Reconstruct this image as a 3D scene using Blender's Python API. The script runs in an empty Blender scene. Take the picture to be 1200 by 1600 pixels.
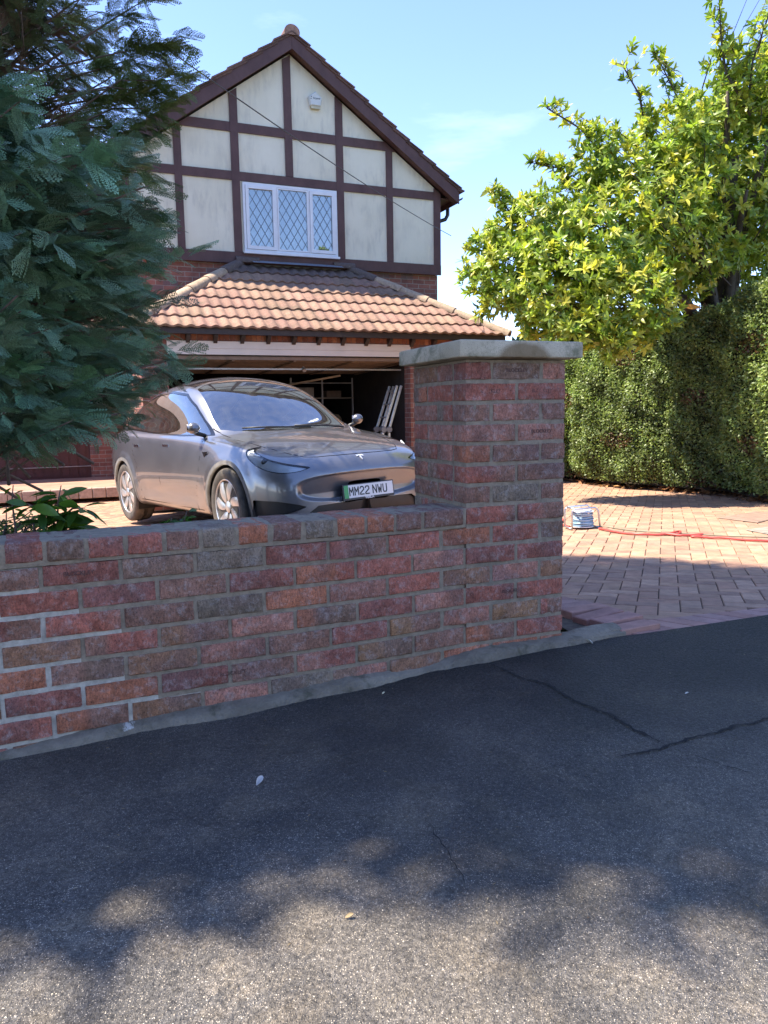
import bpy, math, random
import numpy as np
from mathutils import Vector, Matrix
random.seed(7); RNG = np.random.default_rng(7)
SC = bpy.context.scene; COL = SC.collection
# ------------------------------------------------------------------ camera
PIT, ROL = math.radians(7.501), math.radians(-.946)
cam_d = bpy.data.cameras.new('camera'); cam = bpy.data.objects.new('camera', cam_d); COL.objects.link(cam)
cam_d.sensor_fit = 'HORIZONTAL'; cam_d.sensor_width = 36; cam_d.lens = 36 * 1191.57 / 1200
cam_d.clip_start = .05; cam_d.clip_end = 3000
R_ = Vector((math.cos(ROL), math.sin(ROL) * math.sin(PIT), math.sin(ROL) * math.cos(PIT)))
U_ = Vector((-math.sin(ROL), math.cos(ROL) * math.sin(PIT), math.cos(ROL) * math.cos(PIT)))
B_ = Vector((0, -math.cos(PIT), math.sin(PIT)))
cam.matrix_world = Matrix(((R_.x, U_.x, B_.x, 0), (R_.y, U_.y, B_.y, 0), (R_.z, U_.z, B_.z, 1.0), (0, 0, 0, 1)))
SC.camera = cam
# ------------------------------------------------------------------ world and sun
SUN_AZ = Vector((-.996, -.06)); SUN_EL = math.radians(60)
W = bpy.data.worlds.new('World'); SC.world = W; W.use_nodes = True
nt = W.node_tree; nt.nodes.clear()
def wn(t, **k):
    n = nt.nodes.new(t)
    for a, b in k.items(): setattr(n, a, b)
    return n
sky = wn('ShaderNodeTexSky', sky_type='NISHITA', sun_disc=False, sun_elevation=SUN_EL,
         sun_rotation=math.atan2(SUN_AZ.x, SUN_AZ.y), altitude=50, air_density=.9, dust_density=.02, ozone_density=3.2)
tc = wn('ShaderNodeTexCoord'); mp = wn('ShaderNodeMapping'); mp.inputs['Scale'].default_value = (1.3, 1.3, 5.5)
mp.inputs['Rotation'].default_value = (0, .35, 0)
nz = wn('ShaderNodeTexNoise'); nz.inputs['Scale'].default_value = 1.7; nz.inputs['Detail'].default_value = 7; nz.inputs['Roughness'].default_value = .6
cr = wn('ShaderNodeValToRGB'); cr.color_ramp.elements[0].position = .60; cr.color_ramp.elements[1].position = .86
cr.color_ramp.elements[0].color = (0, 0, 0, 1); cr.color_ramp.elements[1].color = (.24, .24, .24, 1)
mx = wn('ShaderNodeMix', data_type='RGBA'); mx.inputs['B'].default_value = (6.5, 7.0, 7.8, 1)
bg = wn('ShaderNodeBackground'); bg.inputs['Strength'].default_value = .15
out = wn('ShaderNodeOutputWorld'); L = nt.links
L.new(tc.outputs['Generated'], mp.inputs['Vector']); L.new(mp.outputs[0], nz.inputs['Vector']); L.new(nz.outputs['Fac'], cr.inputs[0])
L.new(cr.outputs[0], mx.inputs['Factor']); tint_ = wn('ShaderNodeMix', data_type='RGBA', blend_type='MULTIPLY'); tint_.inputs['Factor'].default_value = 1; tint_.inputs['B'].default_value = (.97, .91, 1.04, 1); L.new(sky.outputs[0], tint_.inputs['A']); L.new(tint_.outputs['Result'], mx.inputs['A']); L.new(mx.outputs['Result'], bg.inputs['Color']); L.new(bg.outputs[0], out.inputs[0])
sl = bpy.data.lights.new('sun', 'SUN'); sl.energy = 4.7; sl.angle = math.radians(.55); sl.color = (1, .91, .77)
sun = bpy.data.objects.new('sun', sl); COL.objects.link(sun)
sdir = Vector((SUN_AZ.x * math.cos(SUN_EL), SUN_AZ.y * math.cos(SUN_EL), math.sin(SUN_EL)))
sun.rotation_euler = sdir.to_track_quat('Z', 'Y').to_euler(); sun.location = (-10, 0, 20)
SC.view_settings.view_transform = 'Standard'; SC.view_settings.look = 'None'; SC.view_settings.gamma = 1
SC.view_settings.exposure = 1.56
SC.render.engine = 'CYCLES'
SC.cycles.max_bounces = 8; SC.cycles.transparent_max_bounces = 12
# ------------------------------------------------------------------ material helpers
class NT:
    def __init__(s, name):
        s.m = bpy.data.materials.new(name); s.m.use_nodes = True; s.t = s.m.node_tree
        s.b = s.t.nodes['Principled BSDF']; s.out = s.t.nodes['Material Output']
    def n(s, t, ins=None, **k):
        q = s.t.nodes.new(t)
        for a, b in k.items(): setattr(q, a, b)
        for a, b in (ins or {}).items():
            if hasattr(b, 'is_output') : s.t.links.new(b, q.inputs[a])
            else: q.inputs[a].default_value = b
        return q
    def link(s, a, b): s.t.links.new(a, b)
    def set(s, **k):
        for a, b in k.items():
            a = a.replace('_', ' ')
            if hasattr(b, 'is_output'): s.t.links.new(b, s.b.inputs[a])
            else: s.b.inputs[a].default_value = b
        return s
    def obj(s): return s.n('ShaderNodeTexCoord').outputs['Object']
    def noise(s, scale, detail=4, rough=.55, vec=None, dist=0):
        q = s.n('ShaderNodeTexNoise', {'Scale': scale, 'Detail': detail, 'Roughness': rough, 'Distortion': dist})
        s.link(vec if vec is not None else s.obj(), q.inputs['Vector']); return q.outputs['Fac']
    def map(s, vec, scale=(1, 1, 1), rot=(0, 0, 0), loc=(0, 0, 0)):
        return s.n('ShaderNodeMapping', {'Vector': vec, 'Scale': scale, 'Rotation': rot, 'Location': loc}).outputs[0]
    def ramp(s, fac, *st):
        q = s.n('ShaderNodeValToRGB', {'Fac': fac}); e = q.color_ramp.elements
        while len(e) < len(st): e.new(.5)
        for i, (p, c) in enumerate(st):
            e[i].position = p; e[i].color = (c, c, c, 1) if not isinstance(c, tuple) else (*c, 1)
        return q.outputs['Color']
    def mix(s, f, a, b, mode='MIX'):
        q = s.n('ShaderNodeMix', data_type='RGBA', blend_type=mode)
        for k, v in (('Factor', f), ('A', a), ('B', b)):
            if hasattr(v, 'is_output'): s.link(v, q.inputs[k])
            else: q.inputs[k].default_value = v if k == 'Factor' else (*v, 1)
        return q.outputs['Result']
    def math(s, op, a, b=0.0):
        q = s.n('ShaderNodeMath', operation=op)
        for i, v in enumerate((a, b)):
            if hasattr(v, 'is_output'): s.link(v, q.inputs[i])
            else: q.inputs[i].default_value = v
        return q.outputs[0]
    def bump(s, h, strength=.3, dist=.01, normal=None):
        q = s.n('ShaderNodeBump', {'Height': h, 'Strength': strength, 'Distance': dist})
        if normal is not None: s.link(normal, q.inputs['Normal'])
        s.link(q.outputs[0], s.b.inputs['Normal']); return q.outputs[0]
    def attr(s, name): return s.n('ShaderNodeAttribute', attribute_name=name).outputs['Color']
def simple(name, col, rough=.6, metal=0, var=.18, nscale=9, bump=.0, bscale=60, **k):
    q = NT(name); c = q.mix(q.ramp(q.noise(nscale), (.3, 0.), (.7, 1.)), tuple(x * (1 - var) for x in col), tuple(min(1, x * (1 + var)) for x in col))
    q.set(Base_Color=c, Roughness=rough, Metallic=metal, **k)
    if bump: q.bump(q.noise(bscale, 5), bump, .004)
    return q.m
def tinted(name, rough=.6, bump=.2, bscale=80, var=.25, nscale=20, **k):
    q = NT(name); a = q.attr('tint'); v = q.ramp(q.noise(nscale, 5), (.3, 1 - var), (.7, 1 + var))
    q.set(Base_Color=q.mix(1.0, a, v, 'MULTIPLY'), Roughness=rough, **k)
    if bump: q.bump(q.noise(bscale, 5), bump, .004)
    return q.m
# ------------------------------------------------------------------ mesh helpers
def link(o, parent=None):
    COL.objects.link(o)
    if parent is not None: o.parent = parent
    return o
def mesh_np(name, V, F, mat, parent=None, tint=None, smooth=False, mats=None, midx=None):
    """V (n,3); F list of faces or (m,k) array; tint (n,3) per vertex"""
    me = bpy.data.meshes.new(name)
    V = np.asarray(V, dtype=np.float32)
    if isinstance(F, np.ndarray):
        k = F.shape[1]; me.vertices.add(len(V)); me.vertices.foreach_set('co', V.ravel())
        me.loops.add(F.size); me.loops.foreach_set('vertex_index', F.astype(np.int32).ravel())
        me.polygons.add(len(F)); me.polygons.foreach_set('loop_start', np.arange(0, F.size, k, dtype=np.int32))
        me.update(calc_edges=True)
    else:
        me.from_pydata([tuple(map(float, v)) for v in V], [], [tuple(int(i) for i in f) for f in F]); me.update()
    if tint is not None:
        a = me.attributes.new('tint', 'FLOAT_COLOR', 'POINT')
        t = np.ones((len(V), 4), dtype=np.float32); t[:, :3] = tint; a.data.foreach_set('color', t.ravel())
    for m in (mats or [mat]): me.materials.append(m)
    if midx is not None: me.polygons.foreach_set('material_index', np.asarray(midx, dtype=np.int32))
    if smooth: me.polygons.foreach_set('use_smooth', np.ones(len(me.polygons), dtype=bool))
    me.validate(); me.update()
    return link(bpy.data.objects.new(name, me), parent)
class MB:
    """collects boxes, tubes and sheets; build() links them as one object"""
    def __init__(s): s.V = []; s.F = []; s.T = []; s.n = 0
    def add(s, V, F, tint=(1, 1, 1)):
        V = np.asarray(V, float); s.V.append(V); s.F += [tuple(i + s.n for i in f) for f in F]
        s.T.append(np.tile(np.asarray(tint, float), (len(V), 1))); s.n += len(V); return s
    def box(s, a, b, tint=(1, 1, 1), bev=0.0):
        a = np.minimum(a, b).astype(float) if False else np.array([min(a[i], b[i]) for i in range(3)], float); b = np.array([max(x, y) for x, y in zip(a, b)], float)
        return s.obox((a + b) / 2, (1, 0, 0), (0, 1, 0), (0, 0, 1), (b - a) / 2, tint, bev)
    def obox(s, c, ex, ey, ez, h, tint=(1, 1, 1), bev=0.0):
        c = np.array(c, float); E = np.array([ex, ey, ez], float)
        if bev <= 0 or min(h) < bev * 1.5:
            P = [c + E[0] * h[0] * i + E[1] * h[1] * j + E[2] * h[2] * k for i in (-1, 1) for j in (-1, 1) for k in (-1, 1)]
            return s.add(P, [(0, 1, 3, 2), (4, 6, 7, 5), (0, 4, 5, 1), (2, 3, 7, 6), (0, 2, 6, 4), (1, 5, 7, 3)], tint)
        P = []; idx = {}
        for i in (-1, 1):
            for j in (-1, 1):
                for k in (-1, 1):
                    for ax in range(3):
                        q = [i * h[0], j * h[1], k * h[2]]
                        for o in range(3):
                            if o != ax: q[o] -= bev * (i, j, k)[o]
                        idx[i, j, k, ax] = len(P); P.append(c + E.T @ np.array(q))
        F = []
        for ax in range(3):
            o1, o2 = [o for o in range(3) if o != ax]
            for sg in (-1, 1):
                f = []
                for u, v in ((-1, -1), (1, -1), (1, 1), (-1, 1)):
                    q = [0, 0, 0]; q[ax] = sg; q[o1] = u; q[o2] = v; f.append(idx[(*q, ax)])
                F.append(f if (sg > 0) == (ax != 1) else f[::-1])
        for a1 in range(3):
            for a2 in range(a1 + 1, 3):
                a3 = 3 - a1 - a2
                for s1 in (-1, 1):
                    for s2 in (-1, 1):
                        q0 = [0, 0, 0]; q0[a1] = s1; q0[a2] = s2; q0[a3] = -1; q1 = list(q0); q1[a3] = 1
                        F.append([idx[(*q0, a1)], idx[(*q1, a1)], idx[(*q1, a2)], idx[(*q0, a2)]])
        for i in (-1, 1):
            for j in (-1, 1):
                for k in (-1, 1): F.append([idx[i, j, k, a] for a in range(3)])
        return s.add(P, F, tint)
    def tube(s, pts, r, n=8, tint=(1, 1, 1), cap=True):
        pts = [Vector(p) for p in pts]; rs = r if hasattr(r, '__len__') else [r] * len(pts)
        V = []; F = []; up = None
        for i, p in enumerate(pts):
            t = (pts[min(i + 1, len(pts) - 1)] - pts[max(i - 1, 0)]).normalized()
            if up is None: up = t.orthogonal().normalized()
            up = (up - t * up.dot(t)).normalized(); sd = t.cross(up)
            for k in range(n):
                a = 2 * math.pi * k / n; V.append(p + (up * math.cos(a) + sd * math.sin(a)) * rs[i])
        for i in range(len(pts) - 1):
            for k in range(n): F.append((i * n + k, i * n + (k + 1) % n, (i + 1) * n + (k + 1) % n, (i + 1) * n + k))
        if cap: F += [tuple(range(n))[::-1], tuple((len(pts) - 1) * n + k for k in range(n))]
        return s.add(V, F, tint)
    def lathe(s, prof, c=(0, 0, 0), ax=(0, 0, 1), n=24, tint=(1, 1, 1)):
        """prof [(r, h)]"""
        ax = Vector(ax).normalized(); e1 = ax.orthogonal().normalized(); e2 = ax.cross(e1); c = Vector(c); V = []; F = []
        for r, h in prof:
            for k in range(n):
                a = 2 * math.pi * k / n; V.append(c + ax * h + (e1 * math.cos(a) + e2 * math.sin(a)) * r)
        for i in range(len(prof) - 1):
            for k in range(n): F.append((i * n + k, i * n + (k + 1) % n, (i + 1) * n + (k + 1) % n, (i + 1) * n + k))
        F += [tuple(range(n))[::-1], tuple((len(prof) - 1) * n + k for k in range(n))]
        return s.add(V, F, tint)
    def grid(s, P, tint=(1, 1, 1)):
        P = np.asarray(P, float); a, b = P.shape[:2]
        return s.add(P.reshape(-1, 3), [(i * b + j, i * b + j + 1, (i + 1) * b + j + 1, (i + 1) * b + j) for i in range(a - 1) for j in range(b - 1)], tint)
    def prism(s, poly, d0, d1, fr=lambda x, y, z: (x, y, z), tint=(1, 1, 1)):
        n = len(poly); V = [fr(p[0], d0, p[1]) for p in poly] + [fr(p[0], d1, p[1]) for p in poly]
        return s.add(V, [tuple(range(n)), tuple(range(2 * n - 1, n - 1, -1))] + [(i, i + n, (i + 1) % n + n, (i + 1) % n) for i in range(n)], tint)
    def build(s, name, mat, parent=None, smooth=False, **k):
        return mesh_np(name, np.concatenate(s.V), s.F, mat, parent, tint=np.concatenate(s.T), smooth=smooth, **k)
def recalc(o):
    import bmesh
    bm = bmesh.new(); bm.from_mesh(o.data); bmesh.ops.recalc_face_normals(bm, faces=bm.faces); bm.to_mesh(o.data); bm.free(); return o
def tag(o, label=None, cat=None, group=None, kind=None):
    for k, v in (('label', label), ('category', cat), ('group', group), ('kind', kind)):
        if v: o[k] = v
    return o
def empty(name, loc=(0, 0, 0), rz=0, label=None, cat=None, group=None):
    o = bpy.data.objects.new(name, None); COL.objects.link(o); o.location = loc; o.rotation_euler = (0, 0, rz); o.empty_display_size = .1
    return tag(o, label, cat, group)
def autosmooth(o, ang=40):
    me = o.data; me.polygons.foreach_set('use_smooth', np.ones(len(me.polygons), dtype=bool))
    try: me.set_sharp_from_angle(angle=math.radians(ang))
    except Exception: pass
    return o
def text_mesh(name, body, size, mat, parent, M, ext=.001, weight=0.0, sx=1.0):
    c = bpy.data.curves.new(name, 'FONT'); c.body = body; c.size = size; c.extrude = ext; c.offset = weight; c.align_x = 'CENTER'; c.align_y = 'CENTER'
    t = bpy.data.objects.new(name + '_tmp', c); COL.objects.link(t)
    dg = bpy.context.evaluated_depsgraph_get(); me = bpy.data.meshes.new_from_object(t.evaluated_get(dg)); bpy.data.objects.remove(t)
    me.name = name; me.materials.clear(); me.materials.append(mat); me.transform(Matrix.Scale(sx, 4, (1, 0, 0))); me.transform(M)
    o = bpy.data.objects.new(name, me); return link(o, parent)
def frame(o, x, z):  # matrix: text x along x, text y along z, normal = x cross z
    x = Vector(x).normalized(); z = Vector(z).normalized(); y = x.cross(z)
    return Matrix(((x.x, z.x, y.x, o[0]), (x.y, z.y, y.y, o[1]), (x.z, z.z, y.z, o[2]), (0, 0, 0, 1)))
def hsmooth(x, a, b):
    t = np.clip((x - a) / (b - a), 0, 1); return t * t * (3 - 2 * t)
# ================================================================== ground
def Tz(x, y):
    y = np.maximum(y, -1.5); return .045 + .02 * np.clip(x, -3, 3) - .03 * (2.8 - y)
def Zd(x, y): return np.maximum(.07 - .052 * (y - 3.1), -.27) + .026 * np.clip(x + .64, -2.5, 3) * hsmooth(np.asarray(y, float), 4.5, 6.8)
C0 = np.array([.306, 2.823]); D0 = np.array([math.cos(math.radians(21.1)), math.sin(math.radians(21.1))]); S0 = np.array([-D0[1], D0[0]])
PW, PD = .43, .479
def wpos(s, p=0.0):
    """point at s along the wall front (s<0 to the left of the gate pillar), p behind it"""
    off = np.interp(s, [-6, -3, -1.5, -.9, -.5, -.27, 0], [-.40, -.20, -.10, -.07, -.05, -.033, 0])
    e = .02; o2 = np.interp(s - e, [-6, -3, -1.5, -.9, -.5, -.27, 0], [-.40, -.20, -.10, -.07, -.05, -.033, 0])
    t = D0 * e + S0 * (off - o2); t = t / np.linalg.norm(t); nrm = np.array([-t[1], t[0]])
    if s >= 0: t = D0; nrm = S0
    return C0 + D0 * s + S0 * off + nrm * p, t, nrm
# big ground sheet
soil = NT('soil'); cc = soil.mix(soil.ramp(soil.noise(6, 8), (.35, 0.), (.65, 1.)), (.05, .035, .022), (.11, .08, .05)); soil.set(Base_Color=cc, Roughness=.95); soil.bump(soil.noise(40, 8, .7), .6, .03); M_soil = soil.m
gr = NT('verge_grass'); gr.set(Base_Color=gr.mix(gr.ramp(gr.noise(2.5, 8), (.35, 0.), (.7, 1.)), (.03, .05, .015), (.07, .09, .03)), Roughness=.95); gr.bump(gr.noise(30, 6), .5, .05)
mb = MB(); mb.grid([[(x, y, -.42) for y in (-600, -60, -6, 3, 20, 60, 900)] for x in (-900, -60, -10, 10, 60, 900)])
tag(mb.build('ground', gr.m), kind='structure')
# tarmac
t = NT('tarmac'); o = t.obj()
vor = t.n('ShaderNodeTexVoronoi', {'Scale': 290.0, 'Vector': o}); vor2 = t.n('ShaderNodeTexVoronoi', {'Scale': 150.0, 'Vector': o})
base = t.mix(t.ramp(t.noise(1.3, 6, .6, o), (.35, 0.), (.65, 1.)), (.030, .031, .034), (.075, .068, .060))
base = t.mix(t.ramp(t.noise(4.5, 5, .6, o, .5), (.5, 0.), (.72, .7)), base, (.125, .105, .080))
chip = t.ramp(vor.outputs['Color'], (.46, 0.), (.60, .85)); core = t.ramp(vor.outputs['Distance'], (.25, 1.), (.42, 0.))
base = t.mix(t.math('MULTIPLY', chip, core), base, (.31, .28, .245))
chip2 = t.ramp(vor2.outputs['Color'], (.78, 0.), (.82, 1.)); core2 = t.ramp(vor2.outputs['Distance'], (.16, 1.), (.26, 0.))
base = t.mix(t.math('MULTIPLY', chip2, core2), base, (.38, .35, .30))
base = t.mix(t.ramp(t.noise(260, 2, .5, o), (.35, .55), (.6, 0.)), base, (.012, .012, .013))
moss = t.math('MULTIPLY', t.ramp(t.noise(9, 6, .65, o), (.5, 0.), (.7, 1.)), t.ramp(t.noise(.8, 2, .5, o), (.45, 0.), (.62, .6)))
base = t.mix(moss, base, (.05, .043, .028)); blot = t.math('MULTIPLY', t.ramp(t.noise(2.6, 6, .7, o, .6), (.42, .78), (.62, 1.2)), t.ramp(t.noise(85, 4, .7, o), (.36, .62), (.62, 1.35))); base = t.mix(1.0, base, blot, 'MULTIPLY')
sun_shade = t.n('ShaderNodeMapRange', {0: t.math('ADD', t.n('ShaderNodeSeparateXYZ', {0: o}).outputs[1], t.math('MULTIPLY', t.noise(.9, 4, .6, o), 1.6)), 1: 2.0, 2: 3.5, 3: 2.6, 4: .34}).outputs[0]  # painted sun and shade: lighter toward the viewer, darker near the wall
base = t.mix(1.0, base, sun_shade, 'MULTIPLY'); base = t.mix(1.0, base, (1.06, 1.0, .90), 'MULTIPLY')
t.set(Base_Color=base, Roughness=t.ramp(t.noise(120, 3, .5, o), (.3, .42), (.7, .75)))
h = t.math('ADD', t.math('MULTIPLY', core, .5), t.math('ADD', t.math('MULTIPLY', t.noise(70, 5, .65, o), 1.5), t.math('MULTIPLY', t.noise(150, 3, .6, o), .8)))
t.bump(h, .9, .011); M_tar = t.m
edge = [(-9, -1.2)] + [tuple(wpos(s, .12)[0]) for s in (-6, -4, -3, -2, -1.5, -1, -.5, -.1, .3)] + [(.80, 3.06), (.935, 3.01), (1.06, 3.045), (1.29, 3.122), (1.48, 3.19), (1.69, 3.262), (2.4, 3.52), (4, 4.1), (9, 5.9)]
ex, ey = zip(*edge); xs = np.concatenate([np.linspace(-9, 9, 181), ex]); xs = np.unique(np.round(xs / .02)) * .02
P = []
for x in xs:
    ye = np.interp(x, ex, ey); col = []
    for k, f in enumerate(np.linspace(0, 1, 70)):
        y = -8 + (ye + 8) * (1 - (1 - f) ** 1.6); z = float(Tz(x, y)) + .004 * math.sin(x * 3.1 + y * 1.7) + .003 * math.sin(y * 5 - x * 2.3)
        col.append((x, y, z))
    P.append(col)
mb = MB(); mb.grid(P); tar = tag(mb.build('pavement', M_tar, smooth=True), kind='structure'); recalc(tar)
# road beyond the pavement, behind the viewer
M_road = simple('road_asphalt', (.055, .055, .057), .85, var=.3, nscale=3, bump=.4, bscale=200)
mb = MB(); mb.grid([[(x, y, -.155) for y in (-16, -8.02)] for x in (-60, 60)]); tag(mb.build('road', M_road), kind='structure')
# cracks in the tarmac: narrow sunken-looking strips of dark dirt
M_crack = simple('crack_dirt', (.012, .011, .010), 1, var=.4, nscale=60)
mb = MB()
def crack(pts, w, seed):
    r = random.Random(seed); Lf = []; Rt = []
    dense = []
    for (x0, y0), (x1, y1) in zip(pts[:-1], pts[1:]):
        n = max(3, int(math.hypot(x1 - x0, y1 - y0) / .012))
        for k in range(n): dense.append((x0 + (x1 - x0) * k / n, y0 + (y1 - y0) * k / n))
    dense.append(pts[-1]); N = len(dense); dr = 0
    for i, (x, y) in enumerate(dense):
        x2, y2 = dense[min(i + 1, N - 1)]; x1, y1 = dense[max(i - 1, 0)]; l = math.hypot(x2 - x1, y2 - y1) or 1; nx, ny = -(y2 - y1) / l, (x2 - x1) / l
        dr = dr * .8 + r.uniform(-.006, .006); ww = w * r.uniform(.35, 1.3) * min(1, .15 + i / 8, .15 + (N - 1 - i) / 8)
        for lst, sg in ((Lf, -1), (Rt, 1)):
            X, Y = x + nx * (dr + sg * ww), y + ny * (dr + sg * ww); lst.append((X, Y, float(Tz(X, Y)) + .004 * math.sin(X * 3.1 + Y * 1.7) + .003 * math.sin(Y * 5 - X * 2.3) + .004))
    mb.grid([Lf, Rt])
crack([(.38, 2.78), (.46, 2.66), (.55, 2.56), (.62, 2.41), (.70, 2.27), (.76, 2.14), (.80, 2.07)], .0055, 1)
crack([(1.9, 2.55), (1.45, 2.33), (1.15, 2.21), (.97, 2.13), (.81, 2.07), (.72, 2.03), (.64, 2.0)], .005, 2)
crack([(.80, 2.06), (.90, 1.93), (1.0, 1.86)], .0015, 3)
crack([(.09, 1.75), (.12, 1.62), (.135, 1.55), (.15, 1.47)], .0014, 4)
crack([(.55, 2.57), (.60, 2.60)], .003, 5)
tag(recalc(mb.build('pavement_crack', M_crack)), kind='structure')
# soil bed behind the wall
P = [[(*(wpos(s, p)[0]), .02 + .05 * math.sin(s * 4 + p * 3)) for p in (.1, .5, 1, 1.5, 1.9)] for s in np.linspace(-6, -.15, 30)]
mb = MB(); mb.grid(P)
mb.grid([[(*(C0 + D0 * s + S0 * p), -.035 + .02 * math.sin(s * 9 + p * 5)) for p in (.1, .4, .8, 1.3, 1.9, 2.6)] for s in np.linspace(-.6, .55, 9)])
tag(recalc(mb.build('soil_bed', M_soil)), kind='structure')
# driveway of block paving: herringbone blocks, each with its own chamfer, in one sheet
q = NT('paving_block'); a = q.attr('tint'); o = q.obj()
c = q.mix(1.0, a, q.ramp(q.noise(14, 6, .65, o), (.3, .72), (.7, 1.22)), 'MULTIPLY')
c = q.mix(q.ramp(q.noise(1.1, 5, .6, o), (.52, 0.), (.75, .5)), c, (.20, .14, .10)); c = q.mix(q.ramp(q.noise(420, 2, .5, o), (.60, 0.), (.68, .5)), c, (.16, .10, .08))
q.set(Base_Color=c, Roughness=.82); q.bump(q.noise(160, 4, .6, o), .35, .003); M_pave = q.m
M_sand = simple('joint_sand', (.085, .065, .045), .95, var=.35, nscale=30, bump=.4)
ang = math.radians(-20.3); PX = np.array([math.cos(ang), math.sin(ang)]); PY = np.array([-math.sin(ang), math.cos(ang)])  # PY points away, leaning right
ex2, ey2 = ex, ey
def block_ok(x, y):
    if y < np.interp(x, ex2, ey2) + .235: return False
    if x < .78 and y < 5.0: return False
    if x < 1.06 and y < 3.86 - (x - .78) * .9: return False
    if x < -.4 and y < 5.6: return False
    if y > 14.6 + .42 * x: return False
    if x > 2.0 and y > 3.3 + 8 * 1.0 and x > 4.2: return False
    return -9 < x < 6.2 and y < 17
tints = np.array([(.39, .225, .14), (.35, .20, .13), (.42, .255, .165), (.37, .205, .13), (.31, .18, .12), (.41, .24, .145)])
BV = []; BF = []; BT = []; nb = 0
def paver(cx, cy, u, v, lu, lv, zoff=0.0, tint=None, tiltx=0.0, tilty=0.0, th=.012, gap=.0022):
    global nb
    hu, hv = lu / 2 - gap, lv / 2 - gap; ch = .004; rr = random
    jz = rr.uniform(-.0012, .0012) + zoff; ja, jb = rr.uniform(-.004, .004) + tiltx, rr.uniform(-.004, .004) + tilty
    P = []
    for (a, b, dz) in ((hu, hv, -ch), (hu - ch, hv - ch, 0), (hu, hv, -th)):
        for su, sv in ((-1, -1), (1, -1), (1, 1), (-1, 1)):
            x = cx + u[0] * a * su + v[0] * b * sv; y = cy + u[1] * a * su + v[1] * b * sv
            P.append((x, y, float(Zd(x, y)) + dz + jz + ja * a * su * 2 + jb * b * sv * 2))
    F = [(4, 5, 6, 7)] + [(k, (k + 1) % 4, 4 + (k + 1) % 4, 4 + k) for k in range(4)] + [(8 + k, 8 + (k + 1) % 4, (k + 1) % 4, k) for k in range(4)]
    BV.extend(P); BF.extend(tuple(i + nb for i in f) for f in F); tt = (tint if tint is not None else tints[rr.randrange(len(tints))]) * np.array([rr.uniform(.86, 1.12)] * 3)
    BT.extend([tt] * 12); nb += 12
org = np.array([1.0, 3.6]); g = .1
for i in range(-130, 140):
    for j in range(-30, 190):
        # 90 degree herringbone of 2x1 cells
        m = (i - j) % 4
        if m == 0: cu, cv, horiz = (i + 1) * g, (j + .5) * g, True
        elif m == 2: cu, cv, horiz = (i + .5) * g, (j + 1) * g - 0.0, False
        else: continue
        if m == 2: cv = (j + 1) * g - g
        if m == 2: cv = j * g
        p = org + PX * cu + PY * cv
        if block_ok(*p) and (p[1] < 11.5 or abs(p[0]) < 6):
            if horiz: paver(p[0], p[1], PX, PY, .2, .1)
            else: paver(p[0], p[1], PY, PX, .2, .1)
# border course along the footway edge
red = np.array([(.40, .21, .16), (.36, .19, .15), (.43, .235, .18), (.38, .22, .18)])
s = 0; pts = np.array([(1.035, 3.035), (1.30, 3.125), (1.70, 3.265), (2.4, 3.52), (4, 4.1), (6, 4.83)]); seg = np.linalg.norm(np.diff(pts, axis=0), axis=1); cum = np.concatenate([[0], np.cumsum(seg)])
d = .05
while d < cum[-1]:
    x, y = np.interp(d, cum, pts[:, 0]), np.interp(d, cum, pts[:, 1]); x2, y2 = np.interp(d + .02, cum, pts[:, 0]), np.interp(d + .02, cum, pts[:, 1])
    u = np.array([x2 - x, y2 - y]); u /= np.linalg.norm(u) + 1e-9; sk = -.42 if d < 1.6 else -.2; v = np.array([-u[1], u[0]]); v2 = v * math.cos(sk) + u * math.sin(sk)
    paver(x + v2[0] * .115, y + v2[1] * .115, u, v2, .104, .225, tint=red[random.randrange(4)], zoff=.004); d += .108
# lifted red blocks beside the pillar
for (x, y, a, lu, zo, tx) in ((.955, 3.335, 26, .22, .030, .05), (1.00, 3.215, 24, .22, .038, .03), (1.04, 3.115, 26, .22, .026, .02), (.925, 3.45, 22, .22, .034, .03), (.90, 3.565, 20, .21, .022, .02), (.875, 3.68, 18, .2, .012, 0), (.86, 3.79, 18, .2, .006, 0)):
    r_ = math.radians(a); u = np.array([math.cos(r_), math.sin(r_)]); v = np.array([-u[1], u[0]]); paver(x, y, u, v, lu, .1, zoff=zo, tint=red[random.randrange(4)], tiltx=tx, th=.065, gap=.004)
dv = mesh_np('driveway', BV, BF, M_pave, tint=np.array(BT)); recalc(dv); tag(dv, kind='structure')
P = [[(x, y, float(Zd(x, y)) - .0085) for y in np.linspace(max(np.interp(x, ex, ey), 3.0) + .0 if x > .75 else 4.4, 18, 60)] for x in np.linspace(-10, 6.4, 80)]
mb = MB(); mb.grid(P); tag(recalc(mb.build('paving_bed', M_sand)), kind='structure')
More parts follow.
